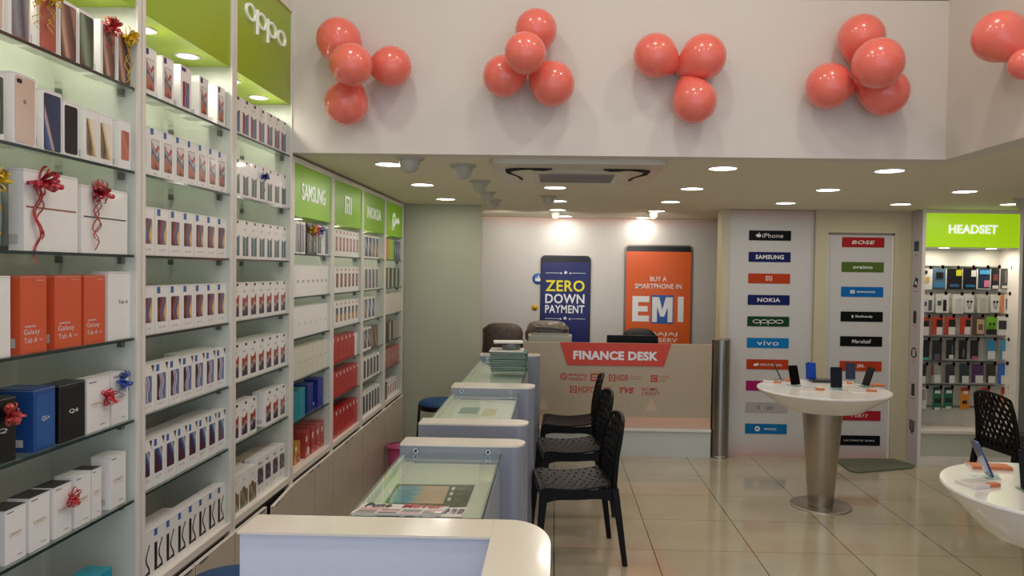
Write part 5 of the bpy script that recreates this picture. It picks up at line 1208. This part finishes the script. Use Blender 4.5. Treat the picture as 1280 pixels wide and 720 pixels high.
# side strip with icons
m = MB(); m.box(-hw-.004, -hw-.0005, 0, .19, 0, CH-.004, mat('strip_print', '#c0b8bc', .45)); sp = m.build('printed_strip', t)
def icon_at(y, dr):
    m = MB(); zz = onX(1143-(y-310)*.026, y, HX0).z; MM = Matrix.Translation((-hw-.0052, .1, zz)) @ Matrix.Rotation(-PI/2, 4, 'Z')
    dr(m); m.v = [tuple(MM @ Vector(v_)) for v_ in m.v]; m.quad(0, 0, 0, 0, 0, BLK) if False else None
    m.build('icon', sp)
def _ic(kind):
    def f(m):
        if kind == 0: m.quad(-.045, .045, -.045, .045, 0, mat('icon_slate', '#34495c', .5)); m.quad(-.04, .04, .01, .03, -.0004, BLK)
        elif kind == 1: m.face([(-.05, 0, -.04), (.02, 0, -.05), (.05, 0, .03), (.0, 0, .05)], BLK); m.quad(-.01, .02, -.02, .01, -.0004, PW_)
        elif kind == 2: m.rplate(-.03, .03, -.06, .06, 0, .001, BLK, r=.025)
        elif kind == 3: disc(m, 0, 0, 0, .05, BLK, 20, ri=.036); m.quad(-.055, -.03, -.03, .01, -.0004, BLK); m.quad(.03, .055, -.03, .01, -.0004, BLK)
        elif kind == 4: m.rplate(-.03, .03, -.055, .055, 0, .001, BLK, r=.006)
        else:
            for i in range(4): m.quad(-.05+.026*i, -.032+.026*i, -.05, .04, 0, BLK)
            m.face([(-.05, 0, -.05), (.05, 0, -.05), (0, 0, -.08)], BLK)
        m.quad(-.03, .03, -.085, -.077, 0, INK)
    return f
for kind, y in enumerate((308, 353, 396, 440, 486, 529)): icon_at(y, _ic(kind))
# hanging packs
def pack(x0, x1, y0, y1, regs, label, name='headset_pack', cat='headset pack', tilt=0.):
    Yp = HB-.13; a_ = onY(x0, y1, Yp); b_ = onY(x1, y0, Yp); w_ = (b_.x-a_.x)*1.08; h_ = b_.z-a_.z
    t = thing(name, label, cat, ((a_.x+b_.x)/2, Yp, a_.z), 0, 'hanging packs in the headset display')
    m = MB(); m.rplate(-w_/2, w_/2, 0, h_, -.004, .004, mat('pk_'+regs[0][0], regs[0][0], .35, coat=.4), r=.006, n=2); cd_ = m.build('pack_card', t)
    for i, (c_, u0_, u1_, v0, v1) in enumerate(regs[1:]):
        m = MB()
        mm = None if c_ == 'bud' else mat('pk_'+c_, c_, .35, coat=.4)
        if c_ == 'bud':
            for sx in (-.18, .18):
                m.cyl((w_*sx, -.012, h_*.6), (w_*sx, -.005, h_*.6), .011, .006, BLK, 10); m.tube([(w_*sx, -.008, h_*.58), (w_*sx*.8, -.008, h_*.35), (w_*sx*.2, -.008, h_*.2)], .0022, BLK, 5)
        else: m.box(-w_/2+w_*u0_, -w_/2+w_*u1_, -.0085-i*.0004, -.004, h_*v0, h_*v1, mm)
        m.build('pack_earbuds' if c_ == 'bud' else 'pack_insert', t)
    m = MB(); m.tube([(0, HB-Yp-.012, h_+.006), (0, -.05, h_+.01), (0, -.06, h_+.022)], .0025, CHROME, 6); m.build('peg_hook', t)
    m = MB(); m.face([(-.012, -.062, h_-.006), (.012, -.062, h_-.006), (.012, -.062, h_+.026), (-.012, -.062, h_+.026)], mat('peg_tag', '#a82a30', .4)); m.box(-.012, .012, -.062, -.06, h_-.006, h_+.026, mat('peg_tag', '#a82a30', .4)); m.build('price_tag', t)
K, WT, RD, OR = '#17171b', '#dcd8cf', '#c23a26', '#d8782c'
rows_ = [
 ('top', 335.5, 361, [(1152.5, 1165, 'cream and gold', [WT, ('#c8a860', .1, .7, .35, .6), (K, .1, .5, .75, .9)]), (1166, 1181.5, 'slate blue', ['#4c6478', (K, .25, .8, .5, .8), ('#3c78a0', .1, .9, .05, .3)]),
   (1184, 1202, 'black, yellow-labelled', [K, ('#d8d020', .6, .95, .65, .95), ('#3a5a78', .2, .8, .1, .25)]), (1204, 1220, 'black, white-labelled', [K, (WT, .6, .95, .6, .9), ('#2a6a94', .2, .9, .1, .22)]),
   (1223, 1237, 'blue and pink', ['#24344c', ('#4a9cc8', .1, .95, .7, .9), ('#d87c98', .5, .95, .08, .4)]), (1239, 1249, 'narrow black', [K, ('#7a3434', .2, .8, .4, .7), (WT, .15, .85, .03, .18)]), (1251, 1269, 'wide dark grey', ['#34322f', ('#6a665f', .25, .7, .3, .9), (WT, .1, .6, .04, .17)])]),
 ('second', 368, 391, [(1152.5, 1166.5, 'white, blue-budded', [WT, ('#4a5c78', .1, .4, .35, .6), ('#5a5a5c', .55, .85, .1, .7)]), (1170, 1185.5, 'white, grey-budded', [WT, ('#4f5864', .1, .4, .4, .65), (K, .55, .8, .1, .7)]),
   (1191, 1204, 'plain white', [WT, ('#c8c4ba', .2, .8, .2, .8)]), (1205.5, 1217, 'white with black buds', [WT, ('bud', 0, 0, 0, 0)]), (1222, 1235, 'plain pale', ['#cfcabd', ('#b8b4a8', .2, .8, .1, .8)]),
   (1238.5, 1249, 'white with small black buds', [WT, ('bud', 0, 0, 0, 0)]), (1250.5, 1264, 'white, orange-edged', [WT, (OR, 0, .28, .0, 1), (K, .5, .62, .2, .8)])]),
 ('third', 396, 419, [(1152.5, 1161.5, 'red and black, first', [RD, (K, .1, .9, .5, .8), (WT, .1, .9, .02, .48)]), (1165.5, 1178, 'red and black, second', [RD, (K, .4, .95, .45, .85), (WT, .4, .95, .02, .44)]),
   (1181, 1194, 'red and black, third', [RD, (K, .35, .95, .45, .85), (WT, .35, .95, .02, .44)]), (1200.5, 1213, 'red and black, fourth', [RD, (K, .5, .95, .45, .85), (WT, .4, .95, .02, .44)]),
   (1216, 1230, 'brown and cream', ['#5c4436', ('#c8a888', .35, .95, .1, .85), ('#7a5438', .45, .85, .3, .6)]), (1233, 1245.5, 'lime green and black', ['#74b428', (K, 0, 1, 0, .3), ('bud', 0, 0, 0, 0)]),
   (1246.5, 1260, 'white with large black disc', [WT, (K, .12, .8, .32, .78)])]),
 ('fourth', 425, 449, [(1152.5, 1161.5, 'black, mint-tipped', [K, ('#48a88c', .1, .9, .0, .14)]), (1165.5, 1177, 'black, grey-tipped', ['#201e24', ('#5a5464', .2, .8, .0, .3)]), (1183, 1193.5, 'black, white-tipped', [K, (WT, .3, .8, .0, .2), ('#6a6a6a', .6, .7, .2, .7)]),
   (1198.5, 1208.5, 'black, dark-tipped', ['#1a1416', ('#8a8a8a', .5, .6, .1, .5)]), (1213, 1222.5, 'black, pink-tipped', [K, ('#c05870', .2, .9, .0, .16)]), (1233.5, 1244, 'sky blue and white, nearer', ['#3484a8', (WT, .1, .95, .0, .42)]),
   (1250.5, 1262, 'sky blue and white, farther', ['#3c90b0', (WT, .2, 1, .0, .42)])]),
 ('fifth', 455, 479, [(1151, 1157.5, 'dark slim', ['#2c2426', (WT, .1, .9, 0, .4)]), (1164, 1176, 'grey and red-edged', ['#9a9690', ('#7a2c30', .0, .2, .4, 1), (WT, .3, .95, 0, .42)]), (1182, 1193, 'charcoal', ['#343234', (WT, .4, 1, 0, .4)]),
   (1199.5, 1211, 'dark slate', ['#2c3438', (WT, .25, .95, 0, .38)]), (1215, 1229, 'purple', ['#4c2c54', (WT, .3, .95, 0, .4)]), (1233, 1244, 'brown-black', ['#2e2824', (WT, .2, .95, 0, .36)]), (1247.5, 1260, 'royal blue', ['#2464b0', (WT, .3, 1, 0, .42)])]),
 ('lowest', 484, 511, [(1151, 1158, 'white slim', [WT, ('#a89c94', .2, .8, .4, .9)]), (1166, 1177, 'green, nearer', ['#1c6c50', ('#14202c', .1, .9, .8, 1), (WT, .2, .8, .72, .86), (K, .15, .85, .3, .5), (WT, .2, .8, 0, .1)]),
   (1180, 1191, 'green, farther', ['#1c6c50', ('#14202c', .1, .9, .8, 1), (WT, .2, .8, .72, .86), (K, .15, .85, .3, .5), (WT, .2, .8, 0, .1)]), (1200.5, 1211.5, 'orange, red-topped', ['#d88420', ('#9c2420', .0, 1, .84, 1), (WT, .3, .8, .7, .84), (K, .2, .7, .25, .4)]),
   (1226, 1236, 'orange behind the chair back', ['#c86c24', ('#9c2420', 0, 1, .7, 1)]), (1251, 1261, 'orange at the far right', ['#d88420', ('#9c2420', 0, 1, .7, 1), (WT, .3, .8, .5, .7)])])]
for rn, ya_, yb_, L_ in rows_:
    for x0, x1, l, regs in L_:
        pack(x0, x1, ya_+random.uniform(-.5, .5), yb_+random.uniform(-1, 1), [(regs[0],)]+list(regs[1:]), '%s accessory pack hanging in the %s row of the headset display' % (l, rn))

# ------------------------------------------------------------------ light
wd = bpy.data.worlds.new('world'); sc.world = wd; wd.use_nodes = True
bg = wd.node_tree.nodes['Background']; bg.inputs[0].default_value = (.66, .78, 1, 1); bg.inputs[1].default_value = 1.3
# lights in the ceiling of the double-height entrance
for i, (x, y) in enumerate(((-.8, 2.6), (.3, 2.6), (1.3, 2.6), (-.8, 1.2), (.3, 1.2), (1.3, 1.2), (-.2, -.2), (1., -.2))):
    ld = bpy.data.lights.new('atrium_light', 'AREA'); ld.shape = 'DISK'; ld.size = .2; ld.energy = 6.6; ld.color = (1, .93, .84)
    lo = bpy.data.objects.new('atrium_lamp', ld); COL.objects.link(lo); lo.location = (x, y, TOP-.02)
vs = sc.view_settings; vs.view_transform = 'Standard'; vs.look = 'None'; vs.exposure = 0; vs.gamma = 1; vs.use_curve_mapping = False
